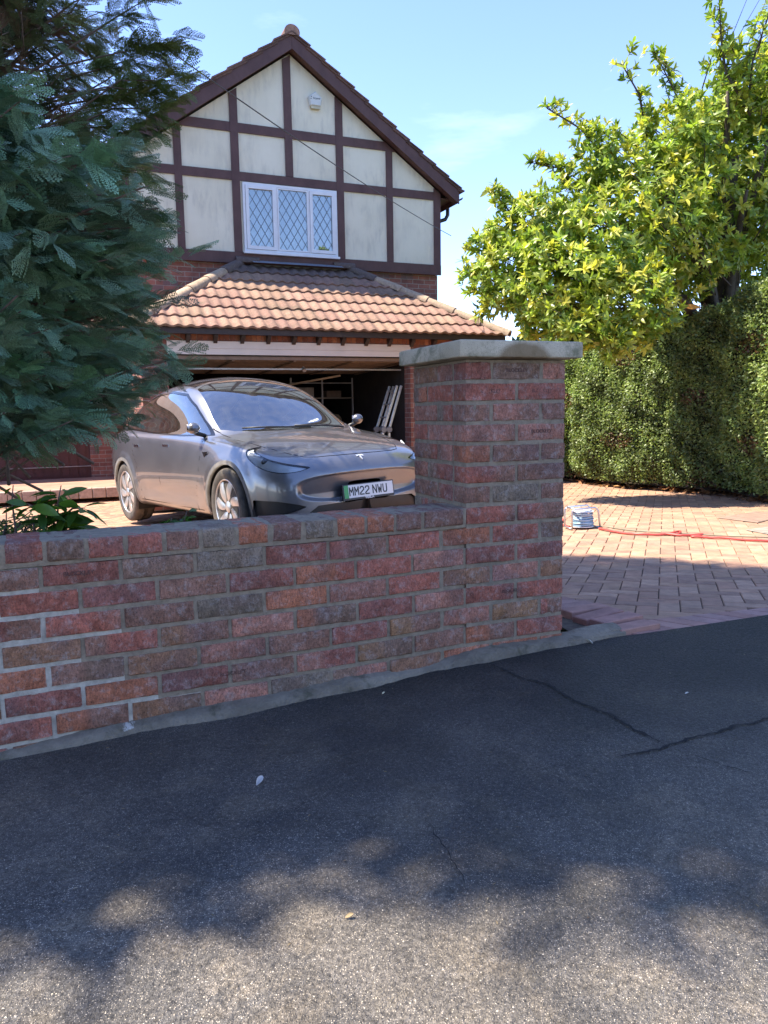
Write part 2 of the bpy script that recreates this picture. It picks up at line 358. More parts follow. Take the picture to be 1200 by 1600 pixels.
# ================================================================== garden wall with its gate pillar
q = NT('brick'); o = q.obj(); a = q.attr('tint')
grain = q.noise(330, 3, .6, o); mid = q.noise(28, 6, .65, o); big = q.noise(7, 3, .5, o)
c = q.mix(1.0, a, q.ramp(mid, (.28, .6), (.72, 1.35)), 'MULTIPLY')
c = q.mix(q.ramp(big, (.50, 0.), (.64, .5)), c, (.17, .10, .09))
spk = q.n('ShaderNodeTexVoronoi', {'Scale': 260.0, 'Vector': o}); c = q.mix(q.math('MULTIPLY', q.ramp(spk.outputs['Color'], (.7, 0.), (.75, .65)), q.ramp(spk.outputs['Distance'], (.3, 1.), (.5, 0.))), c, (.035, .025, .024))
c = q.mix(1.0, c, q.ramp(q.noise(190, 3, .7, q.map(o, (1, 1, .45))), (.33, .66), (.66, 1.32)), 'MULTIPLY')
bloom = q.math('MULTIPLY', q.ramp(q.noise(34, 7, .75, o, .3), (.50, 0.), (.70, .62)), q.ramp(grain, (.4, .4), (.6, 1.)))
c = q.mix(bloom, c, (.56, .52, .48))
q.set(Base_Color=c, Roughness=.88)
wv = q.n('ShaderNodeTexWave', {'Vector': q.map(o, (1, 1, .02)), 'Scale': 95.0, 'Distortion': 1.5, 'Detail': 2.0}, wave_type='BANDS', bands_direction='X')
h = q.math('ADD', q.math('ADD', grain, q.math('MULTIPLY', q.noise(70, 5, .65, o), 1.6)), q.math('MULTIPLY', wv.outputs['Fac'], .25))
q.bump(h, .9, .005); M_brick = q.m
q = NT('mortar'); o = q.obj(); a = q.attr('tint'); c = q.mix(1.0, a, q.ramp(q.noise(35, 6, .65, o), (.3, .72), (.7, 1.25)), 'MULTIPLY')
c = q.mix(q.ramp(q.noise(6, 5, .6, o), (.55, 0.), (.75, .5)), c, (.12, .105, .085)); q.set(Base_Color=c, Roughness=.95)
q.bump(q.math('ADD', q.noise(240, 3, .6, o), q.math('MULTIPLY', q.noise(45, 5, .6, o), 1.5)), .6, .005); M_mortar = q.m
q = NT('cast_concrete'); o = q.obj(); c = q.mix(q.ramp(q.noise(5, 6, .6, o), (.35, 0.), (.65, 1.)), (.43, .365, .25), (.58, .50, .36))
c = q.mix(q.ramp(q.noise(9, 6, .7, o, .4), (.5, 0.), (.66, .8)), c, (.135, .14, .075)); c = q.mix(q.ramp(q.noise(300, 2, .5, o), (.58, 0.), (.66, .5)), c, (.1, .095, .08))
st = q.n('ShaderNodeVectorMath', {0: q.n('ShaderNodeVectorMath', {0: o, 1: (C0[0] + .22 * D0[0], C0[1] + .22 * D0[1], 1.185)}, operation='SUBTRACT').outputs[0], 1: (1, 1, 1.9)}, operation='MULTIPLY')
ln = q.n('ShaderNodeVectorMath', {0: st.outputs[0]}, operation='LENGTH').outputs['Value']
c = q.mix(q.ramp(q.math('ADD', ln, q.math('MULTIPLY', q.noise(20, 4, .6, o), .03)), (.12, .85), (.150, 0.)), c, (.20, .135, .065))
q.set(Base_Color=c, Roughness=.9); q.bump(q.noise(130, 5, .65, o), .5, .005); M_conc = q.m
q = NT('haunch_concrete'); o = q.obj(); c = q.mix(q.ramp(q.noise(6, 6, .65, o), (.35, 0.), (.65, 1.)), (.15, .125, .09), (.27, .23, .17))
c = q.mix(q.ramp(q.noise(11, 6, .7, o, .4), (.52, 0.), (.66, .7)), c, (.065, .06, .032))
c = q.mix(q.ramp(q.noise(5.5, 6, .7, q.map(o, (1, 1, 2.2)), .8), (.655, 0.), (.69, .9)), c, (.56, .53, .47)); q.set(Base_Color=c, Roughness=.95)
q.bump(q.math('ADD', q.noise(60, 6, .7, o), q.noise(18, 4, .6, o)), .9, .012); M_haunch = q.m
PAL = {'red': (.34, .105, .080), 'pink': (.36, .165, .135), 'orange': (.40, .145, .085), 'purple': (.225, .122, .098), 'dark': (.18, .12, .095), 'slate': (.205, .18, .15), 'green': (.185, .165, .135), 'brown': (.25, .135, .085), 'maroon': (.26, .088, .075), 'ochre': (.29, .165, .09), 'pale': (.42, .37, .34)}
for _k in PAL: PAL[_k] = tuple((v * .80 + m_ * .20) * f for v, m_, f in zip(PAL[_k], (.29, .135, .10), (1.24, 1.18, 1.0)))
def rbox(mbd, c, ux, uy, uz, L_, D_, H_, tint, seg=(8, 3, 3), r=.0014, jit=.0009, seed=None):
    """a brick: rounded, slightly uneven box; ux along its length, uy into the wall"""
    rr = np.random.default_rng(seed if seed is not None else RNG.integers(1 << 30))
    nx, ny, nz = seg; lin = [np.linspace(-1, 1, n + 1) for n in seg]
    # pull the outermost rows near the edges
    for l, hh in zip(lin, (L_ / 2, D_ / 2, H_ / 2)):
        if len(l) > 3: l[1] = -1 + r * 2.2 / hh; l[-2] = 1 - r * 2.2 / hh
    idx = {}; P = []; F = []
    def vid(i, j, k):
        key = (i, j, k)
        if key not in idx:
            p = np.array([lin[0][i] * L_ / 2, lin[1][j] * D_ / 2, lin[2][k] * H_ / 2]); e = (i in (0, nx)) + (j in (0, ny)) + (k in (0, nz))
            if e >= 2:
                for ax, (w, m, hh) in enumerate(((i, nx, L_ / 2), (j, ny, D_ / 2), (k, nz, H_ / 2))):
                    if w in (0, m): p[ax] *= 1 - (r * rr.uniform(.3, 1.4)) / hh
            p += rr.normal(0, jit, 3) * (1.3 if e >= 2 else .6); idx[key] = len(P); P.append(p)
        return idx[key]
    for j in (0, ny):
        for i in range(nx):
            for k in range(nz):
                f = [vid(i, j, k), vid(i + 1, j, k), vid(i + 1, j, k + 1), vid(i, j, k + 1)]; F.append(f if j == 0 else f[::-1])
    for i in (0, nx):
        for j in range(ny):
            for k in range(nz):
                f = [vid(i, j, k), vid(i, j, k + 1), vid(i, j + 1, k + 1), vid(i, j + 1, k)]; F.append(f if i == 0 else f[::-1])
    for k in (0, nz):
        for i in range(nx):
            for j in range(ny):
                f = [vid(i, j, k), vid(i, j + 1, k), vid(i + 1, j + 1, k), vid(i + 1, j, k)]; F.append(f if k == 0 else f[::-1])
    P = np.array(P); Wd = np.outer(P[:, 0], ux) + np.outer(P[:, 1], uy) + np.outer(P[:, 2], uz) + np.asarray(c)
    x = P[:, 0] / L_ + .5; T = np.tile(tint[0], (len(P), 1))
    if len(tint) > 1:  # the kiln changed colour across the brick
        w = hsmooth(x, tint[2] - .04, tint[2] + .04)[:, None]; T = T * (1 - w) + np.array(tint[1]) * w
    mbd.V.append(Wd); mbd.F += [tuple(i + mbd.n for i in f) for f in F]; mbd.T.append(T); mbd.n += len(P)
NAMES = list(PAL)
def pick(left=0.0, rr=random):
    w = [7, 6, 2.2, 3, 1.0, 1.4, .4, 2.0, 4.5, .5, .6] if rr.random() > left else [3, .5, 2.5, .3, .5, 1.0, 1.2, 5, .8, 3, .2]
    c = np.array(PAL[rr.choices(NAMES, w)[0]]) * rr.uniform(.85, 1.15)
    if rr.random() < .28:
        c2 = np.array(PAL[rr.choices(NAMES, [3, 2, 1, 5, 3, 2, 0, 1, 2, 0, 0])[0]]); return (c, c2, rr.uniform(.2, .8))
    return (c,)
wall = empty('garden_wall', (0, 0, 0), label='low red brick garden wall beside the pavement, ending in a tall square gate pillar', cat='wall')
PITCH = .0765; BH = .0615
def zrow(k): return 1.1123 - (k - 1) * PITCH     # underside of pillar course k
wb = MB(); cb = MB(); pb = MB(); mo = MB(); pmo = MB()
NEW = np.array((.27, .215, .152)); OLD = np.array((.46, .42, .345))
def u3(v): return np.array([v[0], v[1], 0.0])
UZ = np.array([0, 0, 1.0])
rb = random.Random(11)
def patch(mbd, s0, s1, z0, z1, col, depth=.0048, n=6):
    P = []
    for zz in (z0, z1): P.append([np.append(wpos(s0 + (s1 - s0) * i / n, depth + rb.uniform(-.0012, .0012))[0], zz) for i in range(n + 1)])
    mid_ = [np.append(wpos(s0 + (s1 - s0) * i / n, depth + rb.uniform(-.002, .0015))[0], (z0 + z1) / 2) for i in range(n + 1)]
    mbd.grid([P[0], mid_, P[1]], col)
# explicit colours for the pillar face courses (left to right)
PROW = {1: ['maroon', 'dark', 'pink'], 2: ['red', 'maroon'], 3: ['purple', 'pink', 'purple'], 4: ['pink', 'pink'], 5: ['orange', 'purple', 'purple'], 6: ['red', 'purple'], 7: ['purple', 'slate', 'purple'], 8: ['red', 'maroon'], 9: ['orange', 'red', 'dark'], 10: ['maroon', 'maroon'], 11: ['brown', 'pink', 'brown'], 12: ['red', 'red'], 13: ['pink', 'ochre', 'red'], 14: ['orange', 'red'], 15: ['orange', 'orange', 'orange']}
for k in range(1, 17):
    z0 = zrow(k); zc = z0 + BH / 2; tot = PW
    odd = k % 2 == 1
    cells = ([(0, .102, False), (.115, .315, True), (.328, .43, False)] if odd else [(0, .209, True), (.223, .43, True)])
    if k >= 9: cells = ([(-.105, .102, True), (.115, .316, True), (.330, .43, False)] if odd else [(0, .209, True), (.223, .43, True)])
    names = PROW.get(k, ['orange', 'orange', 'brown'])
    for (a_, b_, full), nm in zip(cells, names):
        c = np.array(PAL[nm]) * rb.uniform(.9, 1.1); tint = (c,) if rb.random() > .3 else (c, np.array(PAL['purple']), rb.uniform(.3, .8))
        p, t_, n_ = wpos((a_ + b_) / 2); fwd = rb.uniform(-.0015, .0025)
        ctr = C0 + D0 * (a_ + b_) / 2 + S0 * (.051 - fwd)
        rbox(pb if not (k >= 9 and a_ < 0) else wb, np.append(ctr, zc + rb.uniform(-.001, .001)), u3(D0), u3(S0), UZ, b_ - a_, .102, BH, tint)
    # left return of the pillar (courses above the wall) and its rear
    if k <= 8:
        side = [(.112, .242), (.252, .479)] if odd else [(.112, .335), (.346, .479)]
        for a_, b_ in side:
            ctr = C0 + D0 * .051 + S0 * (a_ + b_) / 2; rbox(pb, np.append(ctr, zc), u3(S0), u3(-D0), UZ, b_ - a_, .102, BH, pick(), seg=(6, 3, 3))
    for a_, b_ in ((.112, .242), (.252, .479)) if odd else ((.112, .335), (.346, .479)):
        ctr = C0 + D0 * (PW - .051) + S0 * (a_ + b_) / 2; rbox(pb, np.append(ctr, zc), u3(S0), u3(D0), UZ, b_ - a_, .102, BH, pick(), seg=(4, 2, 2))
    for a_, b_ in ((.112, .318),):
        ctr = C0 + D0 * (a_ + b_) / 2 + S0 * (PD - .051); rbox(pb, np.append(ctr, zc), u3(D0), u3(S0), UZ, b_ - a_, .102, BH, pick(), seg=(4, 2, 2))
# pillar mortar core
def core(mbd, s0, s1, p0, p1, z0, z1, col, nz=40, nx=12):
    for (A, B) in (((s0, p0), (s1, p0)), ((s0, p1), (s0, p0)), ((s1, p0), (s1, p1)), ((s1, p1), (s0, p1))):
        P = []
        for i in range(nz + 1):
            z = z0 + (z1 - z0) * i / nz; row = []
            for j in range(nx + 1):
                f = j / nx; s = A[0] + (B[0] - A[0]) * f; p = A[1] + (B[1] - A[1]) * f; e = 0 if j in (0, nx) else rb.uniform(-.0014, .0014)
                nn = np.array([-(B[1] - A[1]), B[0] - A[0]]); nn = nn / np.linalg.norm(nn); s += nn[0] * e; p += nn[1] * e; row.append(np.append(C0 + D0 * s + S0 * p, z))
            P.append(row)
        mbd.grid(P, col)
    mbd.grid([[np.append(C0 + D0 * s + S0 * p, z1) for s in (s0, s1)] for p in (p0, p1)], col)
core(pmo, .0028, PW - .003, .0028, PD - .003, -.2, 1.183, NEW)
# wall courses
for k in range(9, 17):
    z0 = zrow(k); zc = z0 + BH / 2; off = -.115 if k % 2 == 1 else -.0105
    b_ = off
    if k % 2 == 1: b_ = -.1155
    n = 0
    while b_ > -5.4:
        ln_ = .2125 + rb.uniform(-.004, .003); a_ = b_ - ln_; mid_ = (a_ + b_) / 2; p, t_, n_ = wpos(mid_, .051 - rb.uniform(-.002, .003))
        bound = -1.52 + (k - 9) * .078 + (.05 if k % 2 else 0)      # the repaired part of the wall steps down to the right
        old = a_ < bound - .1
        rbox(wb, np.append(p, zc + rb.uniform(-.0015, .0015)), u3(t_), u3(n_), UZ, ln_, .102, BH, pick(.85 if old else .08, rb))
        col = OLD if old else NEW
        patch(mo, a_ - .013, b_ + (.016 if n == 0 else 0), z0 - .0155, z0 + BH, col); b_ = a_ - .0125; n += 1
# fill behind the mortar
P = [[np.append(wpos(s, p)[0], z) for (p, z) in ((.012, -.2), (.012, zrow(8) - .004), (.21, zrow(8) - .004), (.21, -.2))] for s in np.linspace(-5.4, 0, 60)]
mo.grid(P, NEW)
# header coping course along the wall top
CNAMES = ['purple', 'red', 'orange', 'slate', 'purple', 'orange', 'green', 'purple', 'orange', 'red', 'slate', 'red', 'maroon', 'slate', 'purple', 'red', 'slate', 'red', 'dark', 'maroon']
s = -.012; i = 0
while s > -5.4:
    wd = .102; nm = ['purple', 'purple', 'orange', 'orange', 'green', 'purple', 'orange', 'slate', 'purple', 'red', 'red', 'dark', 'red', 'slate', 'purple'][i % 15]
    if i == 0: wd = .170
    p, t_, n_ = wpos(s - wd / 2, .1075 - .006 + rb.uniform(-.002, .002)); c = np.array(PAL[nm]) * rb.uniform(.85, 1.15)
    rbox(cb, np.append(p, zrow(8) + BH / 2 + rb.uniform(-.0015, .0015)), u3(t_), u3(n_), UZ, wd, .215, BH, (c,), seg=(5, 8, 3), r=.003)
    s -= wd + .0115 + rb.uniform(-.001, .002); i += 1
P = [[np.append(wpos(s_, p_)[0], z_ + rb.uniform(-.001, .001)) for (p_, z_) in ((.0015, zrow(8) - .012), (-.0015, zrow(8) + .02), (-.0015, zrow(8) + .05), (.001, zrow(8) + .0605), (.06, zrow(8) + .0615), (.14, zrow(8) + .0615), (.205, zrow(8) + .060), (.206, zrow(8) - .01))] for s_ in np.linspace(-5.4, 0, 300)]
mo.grid(P, NEW)
brickwork = wb.build('wall_bricks', M_brick, wall); autosmooth(brickwork, 50)
mort = recalc(mo.build('wall_mortar', M_mortar, brickwork))
cop = cb.build('wall_coping', M_brick, wall); autosmooth(cop, 50)
pil = pb.build('pillar', M_brick, wall); autosmooth(pil, 50)
pm = recalc(pmo.build('pillar_mortar', M_mortar, pil))
# concrete cap of the pillar
OV = .045; mbc = MB()
Pc = []
def capring(ov, z): return [np.append(C0 + D0 * s_ + S0 * p_, z) for s_, p_ in ((-ov, -ov), (PW + ov, -ov), (PW + ov, PD + ov), (-ov, PD + ov))]
rings = [capring(.0, 1.186), capring(OV - .003, 1.190), capring(OV - .0005, 1.1925), capring(OV, 1.196), capring(OV, 1.245), capring(OV - .0015, 1.2485), capring(OV - .006, 1.2505), capring(-.1, 1.262), capring(-.2, 1.266)]
V = [];
for r_ in rings:
    for a_ in range(4):
        A, B = r_[a_], r_[(a_ + 1) % 4]
        for f in np.linspace(0, 1, 24, endpoint=False): V.append(A + (B - A) * f + np.array([0, 0, rb.uniform(-.0006, .0006)]))
n = 96; F = [(i * n + k_, i * n + (k_ + 1) % n, (i + 1) * n + (k_ + 1) % n, (i + 1) * n + k_) for i in range(len(rings) - 1) for k_ in range(n)] + [tuple((len(rings) - 1) * n + k_ for k_ in range(n)), tuple(range(n))[::-1]]
mbc.add(V, F); capo = mbc.build('coping_stone', M_conc, pil); autosmooth(recalc(capo), 35)
# mortar haunch under the wall
P = []
for s_ in np.linspace(-5.4, .70, 260):
    n1 = .012 * math.sin(s_ * 5.3) + .008 * math.sin(s_ * 13 + 1) + rb.uniform(-.003, .003); w_ = .048 + n1; row = []
    base_, t_, n_ = wpos(s_); x, y = base_ - n_ * w_; tz = float(Tz(x, y)); top = tz + .022 + .5 * n1 + .006 * math.sin(s_ * 9)
    if s_ > .5: top = tz + .03
    for (p_, z_) in ((.03, top + .010), (.0, top + .008), (-w_ * .55, top + .003), (-w_ * .86, top - .004), (-w_ * 1.05, tz - .004), (-w_ * 1.15, tz - .03)):
        xy = base_ + n_ * p_; row.append((xy[0], xy[1], z_ + rb.uniform(-.002, .002)))
    P.append(row)
hb = MB(); hb.grid(P)
# the block end of the haunch that runs past the pillar
A = wpos(.44, -.04)[0]; Bq = wpos(.70, -.055)[0]
hb.obox(np.append((A + Bq) / 2 + S0 * .035, .058), u3(D0), u3(S0), UZ, (.14, .04, .034), bev=.006)
hau = hb.build('footing', M_haunch, wall); autosmooth(recalc(hau), 50)
# makers' stamps pressed into some bricks
M_stamp = simple('stamp_shadow', (.12, .065, .055), 1, var=.3, nscale=90)
def stamp(u, k, body='BLOCKLEY', off=-.0006):
    p = C0 + D0 * u + S0 * off; text_mesh('brick_stamp', body, .019, M_stamp, pil, frame(np.append(p, zrow(k) + .033), u3(D0), UZ), ext=.0006)
stamp(.10, 4); stamp(.325, 4); stamp(.215, 1); stamp(.10, 2); stamp(.325, 2); stamp(.10, 6); stamp(.20, 12)
for (s_, k_) in ((-.45, 9), (-1.35, 9), (-.9, 14)):
    p, t_, n_ = wpos(s_, -.0008); text_mesh('brick_stamp', 'BLOCKLEY', .018, M_stamp, brickwork, frame(np.append(p, zrow(k_) + .033), u3(t_), UZ), ext=.0006)
# ================================================================== house (local frame: x along the front to the right, y back, z up)
YH = math.radians(22.74)
house = empty('house', (1.0604, 14.0032, 0), YH, label='brick house with a timbered cream gable and a tiled double garage in front', cat='house')
def hw(u, n, z):  # house frame -> world
    return (1.0604 + u * math.cos(YH) - n * math.sin(YH), 14.0032 + u * math.sin(YH) + n * math.cos(YH), z)
q = NT('house_brick'); o = q.obj(); sp = q.n('ShaderNodeSeparateXYZ', {0: o}); xy = q.math('ADD', sp.outputs[0], sp.outputs[1])
vec = q.n('ShaderNodeCombineXYZ', {0: xy, 1: sp.outputs[2], 2: 0.0}).outputs[0]
br = q.n('ShaderNodeTexBrick', {'Vector': vec, 'Color1': (.30, .115, .08, 1), 'Color2': (.21, .08, .06, 1), 'Mortar': (.31, .26, .21, 1), 'Scale': 1.0, 'Mortar Size': .0055, 'Mortar Smooth': .2, 'Bias': -.1, 'Brick Width': .225, 'Row Height': .075})
c = q.mix(1.0, br.outputs['Color'], q.ramp(q.noise(9, 5, .6, o), (.3, .75), (.7, 1.25)), 'MULTIPLY')
wn_ = q.n('ShaderNodeTexWhiteNoise', {'Vector': q.n('ShaderNodeVectorMath', {0: q.n('ShaderNodeVectorMath', {0: vec, 1: (4.444, 13.333, 1)}, operation='MULTIPLY').outputs[0]}, operation='FLOOR').outputs[0]})
c = q.mix(q.ramp(wn_.outputs['Value'], (.86, 0.), (.88, .6)), c, (.13, .10, .10))
q.set(Base_Color=c, Roughness=.9); q.bump(q.math('ADD', q.math('MULTIPLY', br.outputs['Fac'], -1.0), q.math('MULTIPLY', q.noise(90, 4, .6, o), .4)), .5, .006); M_hb = q.m
q = NT('render_panel'); o = q.obj(); c = q.mix(q.ramp(q.noise(1.2, 4, .6, o), (.35, 0.), (.65, 1.)), (.74, .69, .53), (.82, .77, .61))
stn = q.noise(10, 6, .65, q.map(o, (1, 1, .22)), .3); c = q.mix(q.math('MULTIPLY', q.ramp(stn, (.44, 0.), (.66, .6)), q.ramp(q.noise(2.2, 3, .5, o), (.42, 0.1), (.6, 1.))), c, (.52, .49, .40))
q.set(Base_Color=c, Roughness=.93); q.bump(q.noise(230, 4, .7, o), .8, .006); M_panel = q.m
q = NT('timber_board'); o = q.obj(); c = q.mix(q.ramp(q.noise(5, 6, .65, q.map(o, (1, 1, .6)), .3), (.3, 0.), (.7, 1.)), (.072, .030, .026), (.115, .055, .047)); q.set(Base_Color=c, Roughness=.62); q.bump(q.noise(40, 5, .6, q.map(o, (1, 1, .15))), .25, .003); M_timber = q.m
M_dark = simple('dark_void', (.012, .011, .01), 1)
M_tile = tinted('roof_tile', .85, .5, 120, .3, 22)
M_white = simple('white_upvc', (.72, .73, .75), .35, var=.05); M_lead = simple('lead_flashing', (.22, .24, .27), .55, .3, var=.2, nscale=6)
APX, APZ = -2.66, 6.66; HW = 2.66; PITCHM = math.tan(math.radians(35.1)); EAV = APZ - HW * PITCHM
def verge(u): return APZ - abs(u - APX) * PITCHM
# --- walls: gable front above, sides, brick band under the gable
mbp = MB(); poly = [(-5.32, 3.40), (0, 3.40), (0, EAV), (APX, APZ), (-5.32, EAV)]
mbp.prism(poly, .0, .05); recalc(mbp.build('gable_panels', M_panel, house))
mbw = MB(); wz0 = -.4
mbw.box((-5.30, .055, 2.32), (-.02, .30, 3.395)); mbw.box((-5.30, .055, wz0), (-5.02, .30, 2.3195)); mbw.box((-1.24, .055, wz0), (-.02, .30, 2.3195)); mbw.box((-5.30, .3, wz0), (-5.0, 9, 4.75)); mbw.box((-.32, .3, wz0), (-.02, 9, 4.75)); mbw.box((-5.30, 8.7, wz0), (-.02, 9, 4.75))
recalc(mbw.build('brick_walls', M_hb, house))
# timbers
TB = MB(); pr = -.028
def vpost(a, b, z0, z1=None, d=pr):
    zt = (verge(a) - .02, verge(b) - .02) if z1 is None else (z1, z1); TB.prism([(a, z0), (b, z0), (b, zt[1]), (a, zt[0])], d, .0)
for a, b in ((-.115, .012), (-1.015, -.90), (-1.91, -1.787), (-3.655, -3.53), (-4.535, -4.42)): vpost(a, b, 3.56)
vpost(-5.332, -5.205, 3.56); vpost(-2.777, -2.652, 4.79)
def hbeam(z0, z1, d=-.024):
    a = APX - (APZ - z1) / PITCHM; b = APX + (APZ - z1) / PITCHM; a2 = APX - (APZ - z0) / PITCHM; b2 = APX + (APZ - z0) / PITCHM
    lim = lambda v: min(max(v, -5.33), .012)
    TB.prism([(lim(a2), z0), (lim(b2), z0), (lim(b), z1), (lim(a), z1)], d, .0)
hbeam(4.652, 4.786); hbeam(5.375, 5.515)
TB.box((-5.335, -.032, 3.385), (.014, .0, 3.556))
recalc(TB.build('timber_frame', M_timber, house))
# bargeboards, soffit and verge tiles
OVH = .16
BB = MB()
for sg in (-1, 1):
    e = HW + .30
    A = (APX, APZ + .005); Bq = (APX + sg * e, APZ + .005 - e * PITCHM); th = .235
    poly = [A, Bq, (Bq[0], Bq[1] + th + (.0)), (APX, A[1] + th)]
    BB.prism([(APX + sg * .002, A[1]), Bq, (Bq[0], Bq[1] + th), (APX + sg * .002, A[1] + th)], -OVH - .025, -OVH)
    BB.prism([(APX + sg * .002, A[1] + .03), (Bq[0], Bq[1] + .03), (Bq[0], Bq[1] + .045), (APX + sg * .002, A[1] + .045)], -OVH + .001, .0)
    BB.prism([(APX + sg * (e - .001), Bq[1] + .02), (APX + sg * (e - .02), Bq[1] + .02), (APX + sg * (e - .02), Bq[1] + th - .03), (APX + sg * (e - .001), Bq[1] + th - .03)], -OVH + .002, 9)
    BB.box((APX + sg * (HW - .01), .0, Bq[1] + .10), (APX + sg * (e - .02), 9, Bq[1] + .12))
barge = recalc(BB.build('bargeboards', M_timber, house))
RT = MB(); sn = math.sin(math.radians(35.1)); cs = math.cos(math.radians(35.1)); L_tot = (HW + .36) / cs; gauge = .30; nr = int(L_tot / gauge)
for sg in (-1, 1):
    for k in range(nr + 1):
        l0 = k * gauge; l1 = min(l0 + gauge + .04, L_tot + .02)
        for (t0, t1, n0, n1) in ((-OVH - .055, .28, 0, 1), (.28, 9.2, 1, 2)):
            def pt(l, h): return (APX + sg * (l * cs + h * sn), APZ + .245 - l * sn + h * cs)
            poly = [pt(l0, -.005), pt(l1, .022), pt(l1, .045), pt(l0, .012)]
            col = np.array((.15, .085, .065)) * RNG.uniform(.6, 1.25)
            RT.prism(poly, t0 + (0 if n0 else RNG.uniform(-.012, .008)), t1, tint=col)
            if n0 == 0: RT.prism([pt(l0, -.035), pt(l1 - .02, -.012), pt(l1 - .02, .018), pt(l0, -.004)], t0 + .012, t0 + .05, tint=col * .8)
roof = recalc(RT.build('main_roof', M_tile, house)); 
RG = MB()
for k in range(21):
    y0 = -OVH - .06 + k * .45; pts = [(APX, y0 + .002, APZ + .235), (APX, y0 + .44, APZ + .235)]
    P = [[(APX + math.cos(a) * r_, yy, APZ + .235 + math.sin(a) * r_ * .92 ) for a in np.linspace(-.35, math.pi + .35, 15)] for yy, r_ in ((y0, .125), (y0 + .44, .118))]
    RG.grid(P, (.16, .085, .06)); 
    if k == 0: RG.add([p for p in P[0]], [tuple(range(15))], (.30, .17, .12))
autosmooth(recalc(RG.build('ridge_tiles', M_tile, roof)), 60)
# gutter and downpipe at the right eave
M_gut = simple('black_plastic', (.02, .018, .017), .35)
GU = MB(); gx = HW + .36 + APX; gz = APZ + .005 - (HW + .30) * PITCHM
P = [[(gx + .06 * math.cos(a), yy, gz + .14 + .055 * math.sin(a)) for a in np.linspace(math.pi, 2 * math.pi, 9)] for yy in (-.1, 9)]; GU.grid(P); P2 = [[(x, y, z + .004) for x, y, z in r_] for r_ in P]; GU.grid(P2)
GU.tube([(gx - .01, .35, gz + .09), (gx - .01, .35, gz - .06), (gx - .06, .35, gz - .14), (gx - .28, .35, gz - .22), (.10, .35, gz - .26), (.05, .35, gz - .36), (.05, .35, 0)], .035, 10)
autosmooth(recalc(GU.build('gutter', M_gut, house)), 50)
# window
wx0, wx1, wz0_, wz1 = -3.497, -1.922, 3.575, 4.635
win = MB()
def fr_rect(m, x0, x1, z0, z1, w, y0, y1):
    m.box((x0, y0, z0), (x0 + w, y1, z1)); m.box((x1 - w, y0, z0), (x1, y1, z1)); m.box((x0 + w, y0 + .0007, z1 - w), (x1 - w, y1, z1)); m.box((x0 + w, y0 + .0007, z0), (x1 - w, y1, z0 + w))
fr_rect(win, wx0, wx1, wz0_, wz1, .038, -.040, .02)
lights = [(wx0 + .038, -2.965, True), (-2.945, -2.42, False), (-2.40, wx1 - .038, True)]
for mx_ in (-2.955, -2.41): win.box((mx_ - .012, -.0405, wz0_ + .038), (mx_ + .012, .02, wz1 - .038))
for x0, x1, cas in lights:
    if cas: fr_rect(win, x0 + .004, x1 - .004, wz0_ + .042, wz1 - .042, .05, -.056, .01)
    else: fr_rect(win, x0 + .004, x1 - .004, wz0_ + .042, wz1 - .042, .022, -.044, .01)
wf = recalc(win.build('window', M_white, house)); 
sill = MB(); sill.box((wx0 - .02, -.085, wz0_ - .035), (wx1 + .02, .0, wz0_ - .001)); recalc(sill.build('sill', M_white, wf))
q = NT('window_glass'); g1 = q.n('ShaderNodeBsdfGlossy', {'Color': (.95, .97, 1, 1), 'Roughness': .012}); tr = q.n('ShaderNodeBsdfTransparent', {'Color': (.80, .86, .86, 1)})
fz = q.n('ShaderNodeFresnel', {'IOR': 1.9}); bp = q.n('ShaderNodeBump', {'Height': q.noise(1.6, 2), 'Strength': .12, 'Distance': .02}); q.link(bp.outputs[0], g1.inputs['Normal'])
ms = q.n('ShaderNodeMixShader', {0: q.math('ADD', fz.outputs[0], .08), 1: tr.outputs[0], 2: g1.outputs[0]}); q.link(ms.outputs[0], q.out.inputs[0]); M_glass = q.m
GL = MB()
for x0, x1, cas in lights:
    w = .054 if cas else .026; GL.box((x0 + w, -.022, wz0_ + w + .04), (x1 - w, -.016, wz1 - w - .04))
recalc(GL.build('window_pane', M_glass, wf))
LD = MB(); DX, DZ = .125, .205
for x0, x1, cas in lights:
    w = .054 if cas else .026; a0, a1, b0, b1 = x0 + w, x1 - w, wz0_ + w + .04, wz1 - w - .04
    for sg in (-1, 1):
        for k in range(-14, 22):
            # line x = a0 + k*DX + sg*(z-b0)*DX/DZ
            cx = a0 + k * DX; pts = []
            for z in np.linspace(b0, b1, 60):
                x = cx + sg * (z - b0) * DX / DZ
                if a0 <= x <= a1: pts.append((x, z))
            if len(pts) > 2:
                (xa, za), (xb, zb) = pts[0], pts[-1]; v = Vector((xb - xa, 0, zb - za)); l = v.length; v.normalize()
                LD.obox(((xa + xb) / 2, -.0235 - (.0006 if sg > 0 else 0), (za + zb) / 2), v, (0, 1, 0), v.cross(Vector((0, 1, 0))), (l / 2, .0015, .0035))
recalc(LD.build('leading', simple('lead_strip', (.10, .11, .12), .5), wf))
